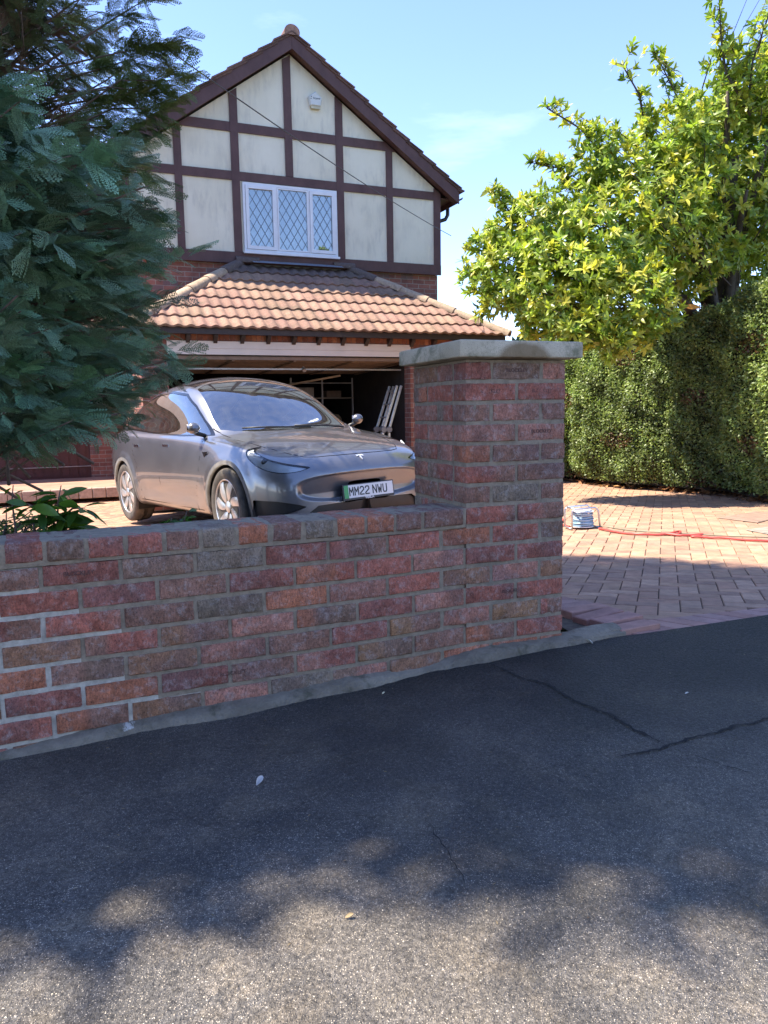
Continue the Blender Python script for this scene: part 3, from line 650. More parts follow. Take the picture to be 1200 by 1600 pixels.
# net curtain with a scalloped pelmet, lamp on the sill
CU = MB(); P = []
for x in np.linspace(wx0 + .05, wx1 - .05, 160):
    y = .10 + .012 * math.sin(x * 70); zb = 4.36 + .045 * abs(math.sin((x - wx0) * math.pi / .29)) ** .6 * -1
    P.append([(x, y, zb), (x, y + .004, 4.45), (x, y, 4.60)])
CU.grid(P, (.66, .70, .74))
P = []
for x in np.linspace(wx0 + .05, wx0 + .16, 30): P.append([(x, .11 + .02 * math.sin(x * 120), 3.6), (x, .11 + .02 * math.sin(x * 120), 4.6)])
CU.grid(P, (.55, .60, .66)); P = []
for x in np.linspace(wx1 - .25, wx1 - .05, 50): P.append([(x, .11 + .02 * math.sin(x * 100), 3.6), (x, .11 + .02 * math.sin(x * 100), 4.6)])
CU.grid(P, (.55, .60, .66))
tag(recalc(CU.build('curtain', tinted('net_curtain', .9, .1))), 'white scalloped net curtain behind the leaded upstairs window', 'curtain')
cobj = bpy.data.objects['curtain']; cobj.location = house.location; cobj.rotation_euler = house.rotation_euler
RM = MB()
for a, b in (((-5.0, .305, 3.3), (-.3, 4, 3.32)), ((-5.0, 3.9, 3.32), (-.3, 4, 5.2)), ): RM.box(a, b, (.30, .34, .40))
recalc(RM.build('room_lining', tinted('room_paint', .9, 0), house))
WH = MB(); WH.lathe([(.035, 0), (.04, .01), (.02, .03), (.035, .10), (.03, .16), (.012, .19), (.012, .22)], (-2.79, .14, 3.61), n=14); 
wv_ = autosmooth(recalc(WH.build('window_ornament', simple('white_china', (.7, .72, .75), .3)))); wv_.location = house.location; wv_.rotation_euler = house.rotation_euler
tag(wv_, 'pale china ornament standing inside on the sill of the upstairs window', 'ornament')
# ------------------------------------------------------------------ garage: brick front with a wide opening
GO = -1.70; RX0, RX1 = -5.35, .02; OX0, OX1 = -5.0, -1.385; OZ = 1.80; GF = -.30
GB = MB()
GB.box((RX0, GO, GF), (OX0, GO + .22, 2.10)); GB.box((OX1, GO, GF), (RX1, GO + .22, 2.10)); GB.box((OX0, GO, 2.005), (OX1, GO + .22, 2.10))
GB.box((RX0, GO + .22, GF), (RX0 + .22, .05, 2.10)); GB.box((RX1 - .22, GO + .22, GF), (RX1, .05, 2.10))

recalc(GB.build('garage_brickwork', M_hb, house))
# soldier course over the opening
sc = MB(); x = RX0 + .01
while x < RX1 - .05:
    colr = np.array(random.choice([(.33, .12, .06), (.27, .09, .05), (.38, .15, .08), (.22, .08, .05)])) * random.uniform(.85, 1.15)
    zt = 2.0 if x < OX1 + .1 or True else 0; sc.box((x, GO - .006, 2.008), (x + .065, GO - .0005, 2.098), colr); x += .075
recalc(sc.build('soldier_course', tinted('soldier_brick', .9, .3), house))
# painted lintel board above the opening, in two planks
M_lint = simple('lintel_board', (.80, .68, .59), .5, var=.06, nscale=3)
LB = MB(); LB.box((OX0, GO - .02, 1.905), (OX1, GO + .02, 2.002)); LB.box((OX0, GO - .016, 1.82), (OX1, GO + .02, 1.900)); LB.box((OX0, GO - .009, 1.898), (OX1, GO + .02, 1.908))
recalc(LB.build('lintel_board', M_lint, house))
# interior lining: inside shade put into its dark colour, covers the brick
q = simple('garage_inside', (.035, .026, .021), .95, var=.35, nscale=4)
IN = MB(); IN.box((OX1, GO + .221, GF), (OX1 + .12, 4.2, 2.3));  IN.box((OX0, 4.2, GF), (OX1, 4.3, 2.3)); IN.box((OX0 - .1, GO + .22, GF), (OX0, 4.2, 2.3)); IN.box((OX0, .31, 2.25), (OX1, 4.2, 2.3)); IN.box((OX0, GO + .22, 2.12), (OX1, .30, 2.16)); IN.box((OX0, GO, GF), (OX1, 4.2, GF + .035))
recalc(IN.build('garage_shade_lining', q, house))
# the raised garage door panel seen from below
DR = MB(); 
M_gd = simple('garage_door_back', (.23, .15, .10), .55, var=.2)
fr_ = lambda y, z: None
yA, zA, yB, zB = GO + .05, 1.80, GO + 2.2, 1.72
def dp(f, h): return (yA + (yB - yA) * f, zA + (zB - zA) * f + h)
for (f0, f1, h0, h1) in [(0, 1, .0, .012)]:
    a, b, c_, d_ = dp(f0, h0), dp(f1, h0), dp(f1, h1), dp(f0, h1)
    DR.add([(x, *p) for x in (OX0 + .03, OX1 - .03) for p in (a, b, c_, d_)], [(0, 1, 2, 3), (7, 6, 5, 4), (0, 4, 5, 1), (1, 5, 6, 2), (2, 6, 7, 3), (3, 7, 4, 0)])
for f in np.linspace(0, 1, 10):
    y, z = dp(f, 0); DR.box((OX0 + .03, y - .02, z - .045), (OX1 - .03, y + .02, z - .001))
for x in (OX0 + .05, -4.1, -3.2, -2.3, OX1 - .07):
    y0, z0 = dp(0, 0); y1, z1 = dp(1, 0); DR.add([(x + dx, y, z + dz) for dx in (-.02, .02) for (y, z) in ((y0, z0), (y1, z1)) for dz in (-.06, -.047)], [(0, 1, 3, 2), (4, 6, 7, 5), (0, 2, 6, 4), (1, 5, 7, 3), (0, 4, 5, 1), (2, 3, 7, 6)])
gd = recalc(DR.build('garage_door', M_gd, house))
TR = MB(); TR.box((OX0 + .03, GO + .28, 1.632), (OX1 - .03, GO + .32, 1.655)); TR.tube([(-3.0, GO + .3, 1.66), (-3.0, GO + .25, 1.62)], .03, 8)
recalc(TR.build('door_rail', simple('galvanised', (.45, .43, .40), .45, .6), gd))
# ------------------------------------------------------------------ garage roof (hipped) in courses of rolled tiles
TZ, EZ, ED = 3.37, 2.165, 1.90; TU0, TU1 = -3.60, -1.68     # top edge at the wall, eaves ED in front of it
pitch = math.atan2(TZ - EZ, ED); SL = math.hypot(TZ - EZ, ED); cp_, sp_ = math.cos(pitch), math.sin(pitch)
NRW = 7; gg = SL / NRW; ROLL = .165
GT = MB()
def rl(u):  # rolled profile
    f = (u / ROLL) % 1.0; return .026 * max(0.0, math.cos((f - .5) * math.pi * 1.35)) ** 1.1 if abs(f - .5) < .37 else 0.0
def course(k, face):
    """face 0 = front slope, 1 = right slope, -1 = left slope"""
    l0, l1 = k * gg, (k + 1) * gg + .035
    if k == NRW - 1: l1 = (k + 1) * gg + .02
    if face == 0: a0, b0 = TU0 - l0 * cp_, TU1 + l0 * cp_; a1, b1 = TU0 - l1 * cp_, TU1 + l1 * cp_
    else: a0 = a1 = 0; b0, b1 = l0 * cp_, l1 * cp_
    us = np.arange(math.floor(a1 / ROLL) * ROLL, b1 + ROLL, ROLL / 12); us = us[(us >= a1) & (us <= b1)]; us = np.concatenate([[a1], us, [b1]])
    rows = []; T = []
    tc_ = {}
    for (l, hh) in ((l0, .004), ((l0 + l1) / 2, .016), (l1 - .006, .028), (l1, .026), (l1, .004)):
        row = []
        for u in us:
            aa, bb = (TU0 - l * cp_, TU1 + l * cp_) if face == 0 else (0, l * cp_)
            uu = min(max(u, aa), bb); h = hh + rl(u) * (1 if hh > .005 else .6)
            if hh == .004 and l == l1: h = rl(u) * .55
            dd = l * cp_ + h * sp_; z = TZ - l * sp_ + h * cp_
            if face == 0: row.append((uu, -dd, z))
            elif face == 1: row.append((TU1 + dd, -uu, z))
            else: row.append((TU0 - dd, -uu, z))
        rows.append(row)
    n0 = GT.n; P = np.array(rows); base = np.array((.27, .155, .11)); t_ = []
    GT.grid(P)
    Tm = np.empty((P.shape[0], P.shape[1], 3)); tid = np.floor(us / (2 * ROLL) + .5 * (k % 2)).astype(int)
    cols = {i: base * np.random.default_rng(i * 31 + k * 7 + face * 101 + 5000).uniform(.82, 1.15) * np.array([1, np.random.default_rng(i + k * 13 + 9000).uniform(.94, 1.08), 1]) for i in set(tid)}
    shade_moss = np.array((.075, .06, .055))
    for j, i in enumerate(tid):
        cc_ = cols[i]
        if k == 0: cc_ = cc_ * .25 + shade_moss * .75  # top course darkened: house shadow and moss put into the tile colour
        Tm[:, j] = cc_
    GT.T[-1] = Tm.reshape(-1, 3)
for f_ in (0, 1, -1):
    for k in range(NRW): course(k, f_)
q = NT('garage_tile'); o = q.obj(); a = q.attr('tint'); c = q.mix(1.0, a, q.ramp(q.noise(26, 6, .7, o), (.3, .75), (.7, 1.25)), 'MULTIPLY')
c = q.mix(q.ramp(q.noise(5, 7, .75, o, .5), (.52, 0.), (.68, .7)), c, (.12, .095, .06)); c = q.mix(q.ramp(q.noise(48, 3, .6, o), (.66, 0.), (.72, .6)), c, (.46, .38, .27)); q.set(Base_Color=c, Roughness=.9); q.bump(q.noise(90, 5, .65, o), .6, .006); M_gt = q.m
gro = GT.build('garage_roof', M_gt, house, smooth=True); autosmooth(gro, 35)
# hip tiles; top bonnets coloured dark for house shade and moss
for sg, U0 in ((1, TU1), (-1, TU0)):
    HP = MB()
    A = Vector((U0, 0, TZ + .03)); Bq = Vector((U0 + sg * ED * 1.01, -ED * 1.01, EZ + .02)); d_ = (Bq - A); Ltot = d_.length; d_.normalize(); side = d_.cross(Vector((0, 0, 1))).normalized(); up = side.cross(d_).normalized()
    n_ = 6; stp = Ltot / n_
    for k in range(n_):
        p0 = A + d_ * (k * stp - .02); p1 = A + d_ * ((k + 1) * stp + .015); P = []
        col = np.array((.40, .29, .195)) * RNG.uniform(.85, 1.15) if k > 0 else np.array((.11, .08, .07))
        for p_, r_ in ((p0, .092), (p1 - d_ * .03, .108), (p1, .108), (p1, .09)):
            P.append([p_ + side * math.cos(a) * r_ + up * (math.sin(a) * r_ * .8 - .02) for a in np.linspace(-.2, math.pi + .2, 13)])
        HP.grid([[tuple(v) for v in r_] for r_ in P], col)
    P = [[A + Vector((-sg * x, 0, 0)) + Vector((0, -.09 * math.cos(a) , .02 + .08 * math.sin(a))) for a in np.linspace(-.3, math.pi, 9)] for x in (-.05, .12, .26, .33)]
    HP.grid([[tuple(v) for v in r_] for r_ in P], (.11, .08, .07))
    autosmooth(recalc(HP.build('hip_tiles', M_gt, gro)), 50)
FL = MB(); FL.add([(TU0 + .2, -.03, TZ + .075), (TU1 - .2, -.03, TZ + .075), (TU1 - .2, -.20, TZ + .01), (TU0 + .2, -.20, TZ + .01), (TU0 + .2, -.03, TZ - .02), (TU1 - .2, -.03, TZ - .02)], [(0, 1, 2, 3), (0, 1, 5, 4)]); recalc(FL.build('flashing', M_lead, house))
# fascia, soffit and the little corbels
FS = MB(); e0, e1 = TU0 - ED + .02, TU1 + ED - .02
FS.box((e0, -ED + .02, EZ - .085), (e1, -ED + .045, EZ - .005)); FS.box((e0, -ED + .0455, EZ - .084), (e0 + .025, 0, EZ - .006)); FS.box((e1 - .025, -ED + .0455, EZ - .084), (e1, 0, EZ - .006))
FS.box((e0 + .03, -ED + .05, EZ - .075), (e1 - .03, GO - .001, EZ - .062)); FS.box((e1 - .5, GO - .0, EZ - .075), (e1 - .03, 0, EZ - .062))
fas = recalc(FS.build('fascia', simple('fascia_board', (.05, .032, .027), .55), house))
kx = -5.12
while kx < .05:
    CBm = MB(); CBm.prism([(0, 0), (-.12, 0), (-.12, -.03), (-.03, -.115), (0, -.115)], 0, .05, fr=lambda a, t_, z: (kx + t_, GO - .007 + a, EZ - .078 + z)); recalc(CBm.build('corbel', fas.data.materials[0], house)); kx += .372
# side alarm box
al = empty('alarm_box', hw(-2.255, -.005, 6.0), YH, 'small white five-sided alarm box fixed near the top of the gable', 'alarm box')
AB = MB(); pg = [(-.088, -.085), (.088, -.085), (.115, .045), (0, .135), (-.115, .045)]; n = 5
V = [(x, 0, z) for x, z in pg] + [(x, -.05, z) for x, z in pg] + [(x * .86, -.066, z * .86) for x, z in pg]
AB.add(V, [tuple(range(5))] + [(i, (i + 1) % 5, (i + 1) % 5 + 5, i + 5) for i in range(5)] + [(i + 5, (i + 1) % 5 + 5, (i + 1) % 5 + 10, i + 10) for i in range(5)] + [tuple(range(14, 9, -1))], (1, 1, 1))
M_alarm = simple('cream_plastic', (.62, .63, .58), .45, var=.06); recalc(AB.build('cover', M_alarm, al))
AB = MB(); AB.box((-.075, -.05, -.125), (.075, 0, -.087)); recalc(AB.build('strobe', simple('strobe_lens', (.55, .50, .33), .3), al))
M_ink = simple('grey_ink', (.10, .12, .13), .6)
text_mesh('maker_name', 'bryptel', .042, M_ink, al, frame((.018, -.067, .028), (1, 0, 0), (0, 0, 1)), weight=.0006)
for x, z in ((-.072, .046), (-.078, .016)):
    AB = MB(); AB.box((x - .009, -.0678, z - .007), (x + .009, -.0662, z + .007)); recalc(AB.build('maker_mark', M_ink, al))
# ------------------------------------------------------------------ wing to the left of the house with its own dark garage door
wing = empty('side_building', hw(-5.32, 2.6, 0), YH, 'low dark brick building behind the conifers with a maroon garage door', 'building')
m = MB(); m.box((-9, 0, -.3), (-6.6, .3, 2.6)); m.box((-.6, 0, -.3), (0, .3, 2.6)); m.box((-6.6, 0, 2.05), (-.6, .3, 2.6)); m.box((-9, .3, -.3), (0, 5, 2.5)); recalc(m.build('walls', M_hb, wing))
m = MB(); m.prism([(-.3, 2.55), (5.3, 2.55), (2.5, 4.1)], -9.3, -.0, fr=lambda a, t_, z: (t_, a, z), tint=(.16, .09, .07)); recalc(m.build('roof', M_tile, wing))
M_mar = simple('maroon_door', (.075, .022, .022), .5, var=.15)
m = MB(); m.box((-6.6, .06, -.2), (-.6, .10, 2.05)); 
for x in np.arange(-6.5, -.7, .15): m.box((x, .048, -.08), (x + .12, .0595, 1.95))
wd_ = recalc(m.build('door', M_mar, wing)); m = MB()
m.tube([(-2.45, .03, .16), (-2.2, .03, .16), (-2.15, .03, .19), (-2.2, .03, .22), (-2.45, .03, .22), (-2.5, .03, .19), (-2.45, .03, .16)], .010, 8); m.tube([(-2.32, .02, .22), (-2.32, .02, .08)], .008, 8)
recalc(m.build('handle', simple('brown_metal', (.14, .07, .05), .5), wd_)); m = MB(); m.box((-6.6, .02, .085), (-.6, .047, .10)); recalc(m.build('weather_bar', simple('pale_bar', (.30, .26, .24), .5), wd_))
# raised terrace in front of it
q2 = MB(); yk = .33
P = [[hw(u, n_, -.12) for n_ in (yk, 1.2, 2.62)] for u in np.linspace(-16, -5.33, 30)]
q2.grid(P); te = recalc(q2.build('terrace', simple('terrace_paving', (.33, .19, .13), .85, var=.25, nscale=3, bump=.3))); tag(te, kind='structure')
kb = MB(); u = -16
while u < -5.4:
    c_ = hw(u + .1, yk - .06, -.19); kb.obox(c_, (math.cos(YH), math.sin(YH), 0), (-math.sin(YH), math.cos(YH), 0), (0, 0, 1), (.096, .06, .078), np.array((.36, .27, .22)) * RNG.uniform(.8, 1.15), bev=.008); u += .2
kk = recalc(kb.build('terrace_kerb', tinted('kerb_block', .85, .4))); tag(kk, kind='structure')
# overhead cable
cb_ = MB(); A = Vector(hw(.10, -.25, 4.02)); Bq = Vector((-1.62, 6.1, 3.75)); pts = []
for f in np.linspace(0, 1, 24): p = A.lerp(Bq, f); p.z -= .25 * f * (1 - f); pts.append(p)
cb_.tube(pts, .0055, 6); cbl = cb_.build('telephone_cable', simple('cable_black', (.05, .045, .04), .6)); tag(cbl, 'thin dark telephone cable slanting down across the timbered gable', 'cable')
# ================================================================== car (local frame: x forward from the front axle, y to the driver's side, z up)
CP = np.array([-.640, 7.402, -.163]); CTH = -.9455
car = empty('parked_car', CP, CTH, 'dusty dark grey electric hatchback parked nose out in front of the open garage', 'car')
car.rotation_euler = (0, 0, 0)
Fv = Vector((math.cos(CTH), math.sin(CTH), .028)).normalized(); Lv = Vector((-math.sin(CTH), math.cos(CTH), .029)).normalized(); Uv = Fv.cross(Lv).normalized()
car.matrix_world = Matrix(((Fv.x, Lv.x, Uv.x, CP[0]), (Fv.y, Lv.y, Uv.y, CP[1]), (Fv.z, Lv.z, Uv.z, CP[2]), (0, 0, 0, 1)))
# station table: a, w, zbot, zmid, zs, ws, (w7,z7), (w8,z8), (w9,z9), (w10,z10), zc
ST = [
 (.885, .20, .42, .47, .54, .17, (.15, .545), (.12, .548), (.08, .55), (.04, .55), .55),
 (.880, .42, .30, .45, .62, .36, (.31, .63), (.24, .635), (.16, .64), (.08, .64), .64),
 (.855, .60, .22, .45, .665, .50, (.43, .68), (.33, .69), (.22, .695), (.11, .70), .70),
 (.79, .735, .185, .46, .70, .62, (.54, .72), (.42, .74), (.28, .755), (.14, .76), .762),
 (.68, .825, .18, .48, .745, .71, (.62, .765), (.49, .785), (.33, .80), (.16, .81), .812),
 (.50, .89, .18, .51, .80, .775, (.69, .815), (.55, .835), (.37, .855), (.19, .865), .868),
 (.25, .925, .19, .54, .865, .82, (.74, .872), (.60, .888), (.40, .908), (.20, .92), .922),
 (0, .945, .20, .57, .915, .845, (.77, .918), (.62, .935), (.42, .955), (.21, .966), .968),
 (-.18, .952, .20, .58, .936, .855, (.785, .940), (.635, .965), (.43, .988), (.21, 1.0), 1.003),
 (-.32, .957, .20, .60, .952, .866, (.80, .960), (.66, .995), (.46, 1.03), (.23, 1.055), 1.062),
 (-.54, .957, .20, .60, .964, .872, (.815, .980), (.70, 1.075), (.53, 1.145), (.27, 1.185), 1.20),
 (-.84, .957, .20, .60, .976, .876, (.83, .998), (.745, 1.19), (.61, 1.32), (.34, 1.37), 1.38),
 (-1.15, .957, .20, .61, .988, .880, (.840, 1.013), (.76, 1.29), (.645, 1.46), (.37, 1.525), 1.535),
 (-1.55, .957, .20, .61, 1.000, .882, (.845, 1.025), (.76, 1.36), (.64, 1.535), (.37, 1.61), 1.625),
 (-2.05, .957, .20, .62, 1.014, .882, (.844, 1.04), (.75, 1.375), (.62, 1.55), (.36, 1.64), 1.655),
 (-2.50, .960, .20, .63, 1.03, .882, (.84, 1.055), (.73, 1.36), (.59, 1.515), (.34, 1.60), 1.62),
 (-2.89, .965, .20, .64, 1.045, .885, (.835, 1.075), (.715, 1.33), (.57, 1.46), (.33, 1.54), 1.555),
 (-3.25, .955, .21, .66, 1.06, .875, (.81, 1.09), (.68, 1.26), (.53, 1.37), (.31, 1.425), 1.44),
 (-3.55, .90, .23, .68, 1.06, .81, (.74, 1.085), (.60, 1.18), (.46, 1.25), (.27, 1.29), 1.30),
 (-3.74, .82, .27, .70, 1.02, .72, (.64, 1.05), (.52, 1.10), (.39, 1.14), (.22, 1.165), 1.17),
 (-3.83, .70, .34, .70, .95, .60, (.53, .97), (.42, .99), (.30, 1.01), (.16, 1.02), 1.02),
 (-3.86, .45, .48, .70, .85, .38, (.33, .86), (.26, .865), (.18, .87), (.09, .87), .87),
]
CG = []
for (a_, w, zb, zm, zs, ws, p7, p8, p9, p10, zc) in ST:
    CG.append([(a_, 0, zb), (a_, .55 * w, zb), (a_, .90 * w, zb + .005), (a_, w * .975, zb + .05 + .10 * (zm - zb)), (a_, w * .995, zb + (zm - zb) * .62), (a_, w, zm), (a_, w * .985, zm + (zs - zm) * .5), (a_, ws + (w - ws) * .30, zs - .035), (a_, ws, zs), (a_, *p7), (a_, *p8), (a_, *p9), (a_, *p10), (a_, 0, zc)])
CG = np.array(CG)
def bspl(n, ts):
    kn = np.concatenate([[0, 0, 0], np.arange(0, n - 2), [n - 3] * 3]).astype(float); N = np.zeros((len(ts), len(kn) - 1))
    for i in range(len(kn) - 1): N[:, i] = ((ts >= kn[i]) & (ts < kn[i + 1]))
    last = np.where(ts >= kn[-1] - 1e-9)[0]; N[last] = 0; N[last, n - 1] = 1
    for d in range(1, 4):
        M_ = np.zeros_like(N)
        for i in range(len(kn) - 1 - d):
            a_ = 0 if kn[i + d] == kn[i] else (ts - kn[i]) / (kn[i + d] - kn[i]) * N[:, i]
            b_ = 0 if kn[i + d + 1] == kn[i + 1] else (kn[i + d + 1] - ts) / (kn[i + d + 1] - kn[i + 1]) * N[:, i + 1]
            M_[:, i] = a_ + b_
        N = M_
        N[last] = 0; N[last, n - 1] = 1
    return N[:, :n]
NU, NV = 330, 120
BU = bspl(len(CG), np.linspace(0, len(CG) - 3, NU)); BVm = bspl(CG.shape[1], np.linspace(0, CG.shape[1] - 3, NV))
S = np.einsum('ui,vj,ijk->uvk', BU, BVm, CG)
# shallow recess across the nose, with the badge plate above it
b_, c_ = S[..., 1], S[..., 2]; fz_ = S[..., 0]
rr_ = (np.abs(b_) / .66) ** 3.2 + (np.abs(c_ - .515) / .115) ** 3.2
S[..., 0] -= .062 * (1 - hsmooth(rr_, .70, 1.12)) * hsmooth(fz_, .35, .6) * np.clip(.22 + (.63 - c_) / .2, .22, 1)
# crease under the windows and flared arches
for aw in (0, -2.89):
    d_ = np.hypot(S[..., 0] - aw, S[..., 2] - .36); S[..., 1] += .014 * hsmooth(-d_, -.52, -.42) * hsmooth(S[..., 1], .6, .85) * hsmooth(-S[..., 2], -.95, -.8)
S[..., 1] -= .016 * np.exp(-((S[..., 2] - .40) / .10) ** 2) * hsmooth(S[..., 1], .75, .9) * hsmooth(-np.abs(S[..., 0] + 1.45), -.95, -.7)
Su = np.gradient(S, axis=0); Sv = np.gradient(S, axis=1); Nn = np.cross(Su, Sv); Nn[:, 0] = [0, 0, -1]; Nn[:, -1, 1] = 0
Nn /= np.linalg.norm(Nn, axis=2, keepdims=True) + 1e-12
ctr_ = np.stack([S[..., 0] * .8 - .3, S[..., 1] * 0, S[..., 2] * 0 + .6], -1)
flip = np.sign(np.sum((S - ctr_) * Nn, axis=2)); fl = 1 if np.median(flip) > 0 else -1; Nn *= fl
V0 = S.reshape(-1, 3); N0 = Nn.reshape(-1, 3); T0 = []
for i in range(NU - 1):
    for j in range(NV - 1):
        a_, b2, c2, d2 = i * NV + j, i * NV + j + 1, (i + 1) * NV + j + 1, (i + 1) * NV + j; T0 += [(a_, b2, c2), (a_, c2, d2)]
T0 = np.array(T0)
_g = np.cross(V0[T0[:, 1]] - V0[T0[:, 0]], V0[T0[:, 2]] - V0[T0[:, 0]])
if np.median(np.sum(_g * N0[T0[:, 0]], axis=1)) < 0: T0 = T0[:, ::-1].copy()
class Soup:
    def __init__(s, V, N, T): s.V, s.N, s.T = V, N, T
    def clip(s, fn):
        """split along fn = 0; returns (part with fn < 0, part with fn > 0)"""
        f = fn(s.V); f = np.where(np.abs(f) < 1e-7, 1e-7, f); sg = f[s.T] < 0; cnt = sg.sum(1)
        ins = [s.T[cnt == 3]]; outs = [s.T[cnt == 0]]; nV = [s.V]; nN = [s.N]; n = len(s.V); cache = {}; ex_, nx_ = [], []; ti, to = [], []
        def cut(i, j):
            k = (i, j) if i < j else (j, i)
            if k not in cache:
                t_ = f[k[0]] / (f[k[0]] - f[k[1]]); ex_.append(s.V[k[0]] * (1 - t_) + s.V[k[1]] * t_); nx_.append(s.N[k[0]] * (1 - t_) + s.N[k[1]] * t_); cache[k] = n + len(ex_) - 1
            return cache[k]
        for tr_, g_ in zip(s.T[(cnt > 0) & (cnt < 3)], sg[(cnt > 0) & (cnt < 3)]):
            k = [i for i in range(3) if g_[i] == (g_.sum() == 1)][0]; a_, b2, c2 = tr_[k], tr_[(k + 1) % 3], tr_[(k + 2) % 3]; p, q_ = cut(a_, b2), cut(a_, c2)
            one = [(a_, p, q_)]; two = [(p, b2, c2), (p, c2, q_)]
            (ti if g_.sum() == 1 else to).extend(one); (to if g_.sum() == 1 else ti).extend(two)
        V = np.concatenate([s.V, np.array(ex_).reshape(-1, 3)]); N = np.concatenate([s.N, np.array(nx_).reshape(-1, 3)])
        A = np.concatenate([ins[0], np.array(ti, dtype=int).reshape(-1, 3)]); Bq = np.concatenate([outs[0], np.array(to, dtype=int).reshape(-1, 3)])
        return Soup(V, N, A), Soup(V, N, Bq)
    def obj(s, name, mat, parent, off=0.0, side=0, thick=0.0):
        """side 0 = mirrored both halves, +1 / -1 = one side only"""
        used = np.unique(s.T); 
        if len(used) == 0: return None
        mp_ = np.full(len(s.V), -1); mp_[used] = np.arange(len(used)); N = s.N[used] / (np.linalg.norm(s.N[used], axis=1, keepdims=True) + 1e-9); V = s.V[used] + N * off; T = mp_[s.T]
        if thick:
            e = {}
            for t_ in T:
                for i in range(3):
                    k = (t_[i], t_[(i + 1) % 3]); e[k] = 1
            bd = [k for k in e if (k[1], k[0]) not in e]; m = len(V); V = np.concatenate([V, V - N * thick]); N = np.concatenate([N, N])
            T = np.concatenate([T, np.array([(b2, a_, a_ + m) for a_, b2 in bd] + [(b2, a_ + m, b2 + m) for a_, b2 in bd], dtype=int).reshape(-1, 3)])
        Vs, Ns, Ts = [], [], []; off_ = 0
        for sg in ((1, -1) if side == 0 else (side,)):
            v = V.copy(); n_ = N.copy(); v[:, 1] *= sg; n_[:, 1] *= sg; Vs.append(v); Ns.append(n_); Ts.append((T if sg > 0 else T[:, ::-1]) + off_); off_ += len(V)
        V, N, T = np.concatenate(Vs), np.concatenate(Ns), np.concatenate(Ts)
        o_ = mesh_np(name, V, T.astype(np.int32), mat, parent, smooth=True)
        try: o_.data.normals_split_custom_set_from_vertices([tuple(x) for x in N.astype(float)])
        except Exception: pass
        return o_
def poly_sd(pts, X, Y):
    """signed distance to a closed polygon, negative inside"""
    pts = np.array(pts, float); d = np.full(X.shape, 1e9); inside = np.zeros(X.shape, bool); n = len(pts)
    for i in range(n):
        a_, b2 = pts[i], pts[(i + 1) % n]; e = b2 - a_; t_ = np.clip(((X - a_[0]) * e[0] + (Y - a_[1]) * e[1]) / (e @ e), 0, 1); d = np.minimum(d, np.hypot(X - a_[0] - e[0] * t_, Y - a_[1] - e[1] * t_))
        c1 = (a_[1] > Y) != (b2[1] > Y); xi = (b2[0] - a_[0]) * (Y - a_[1]) / (b2[1] - a_[1] + 1e-12) + a_[0]; inside ^= c1 & (X < xi)
    return np.where(inside, -d, d)
def line_d(pts, X, Y):
    d = np.full(X.shape, 1e9)
    for a_, b2 in zip(pts[:-1], pts[1:]):
        a_, b2 = np.array(a_), np.array(b2); e = b2 - a_; t_ = np.clip(((X - a_[0]) * e[0] + (Y - a_[1]) * e[1]) / (e @ e), 0, 1); d = np.minimum(d, np.hypot(X - a_[0] - e[0] * t_, Y - a_[1] - e[1] * t_))
    return d
def smoothpoly(p, n=6):
    p = [np.array(q_) for q_ in p]; out_ = []
    for i in range(len(p)):
        p0, p1, p2, p3 = p[i - 1], p[i], p[(i + 1) % len(p)], p[(i + 2) % len(p)]
        for k in range(n):
            t_ = k / n; out_.append(.5 * ((2 * p1) + (-p0 + p2) * t_ + (2 * p0 - 5 * p1 + 4 * p2 - p3) * t_ * t_ + (-p0 + 3 * p1 - 3 * p2 + p3) * t_ ** 3))
    return out_
# car materials
q = NT('car_paint'); o = q.obj(); dust = q.math('MULTIPLY', q.ramp(q.noise(3.5, 6, .65, o), (.35, .25), (.7, .75)), q.ramp(q.noise(60, 4, .7, o), (.3, .5), (.7, 1.)))
zc_ = q.n('ShaderNodeSeparateXYZ', {0: o}).outputs[2]; low = q.ramp(zc_, (.2, 1.), (.85, .15))
df = q.math('MULTIPLY', dust, q.math('ADD', q.math('MULTIPLY', low, .42), .10))
q.set(Base_Color=q.mix(df, (.20, .20, .212), (.34, .29, .235)), Metallic=q.math('SUBTRACT', .82, q.math('MULTIPLY', df, .9)), Roughness=q.math('ADD', .30, q.math('MULTIPLY', df, .5)), Coat_Weight=q.math('SUBTRACT', 1.0, q.math('MULTIPLY', df, .75)), Coat_Roughness=q.math('ADD', .02, q.math('MULTIPLY', df, .12)))
M_paint = q.m
M_blk = simple('black_trim', (.018, .018, .019), .42, var=.2); M_gloss = simple('gloss_black', (.012, .012, .014), .12, var=.1); M_gap = simple('panel_gap', (.006, .006, .006), 1)
M_arch = simple('arch_lining', (.016, .015, .014), .95); M_archtrim = simple('dusty_arch_trim', (.17, .155, .14), .65, var=.2, nscale=12)
q = NT('windscreen_glass'); g1 = q.n('ShaderNodeBsdfGlossy', {'Color': (1, 1, 1, 1), 'Roughness': .008}); tr = q.n('ShaderNodeBsdfTransparent', {'Color': (.42, .47, .46, 1)}); fz = q.n('ShaderNodeFresnel', {'IOR': 1.75})
ms = q.n('ShaderNodeMixShader', {0: q.math('ADD', q.math('MULTIPLY', fz.outputs[0], 1.6), .10), 1: tr.outputs[0], 2: g1.outputs[0]})
dd_ = q.n('ShaderNodeBsdfDiffuse', {'Color': (.5, .48, .44, 1)}); ms2 = q.n('ShaderNodeMixShader', {0: q.ramp(q.noise(9, 6, .7), (.35, .01), (.75, .07)), 1: ms.outputs[0], 2: dd_.outputs[0]}); q.link(ms2.outputs[0], q.out.inputs[0]); M_wind = q.m
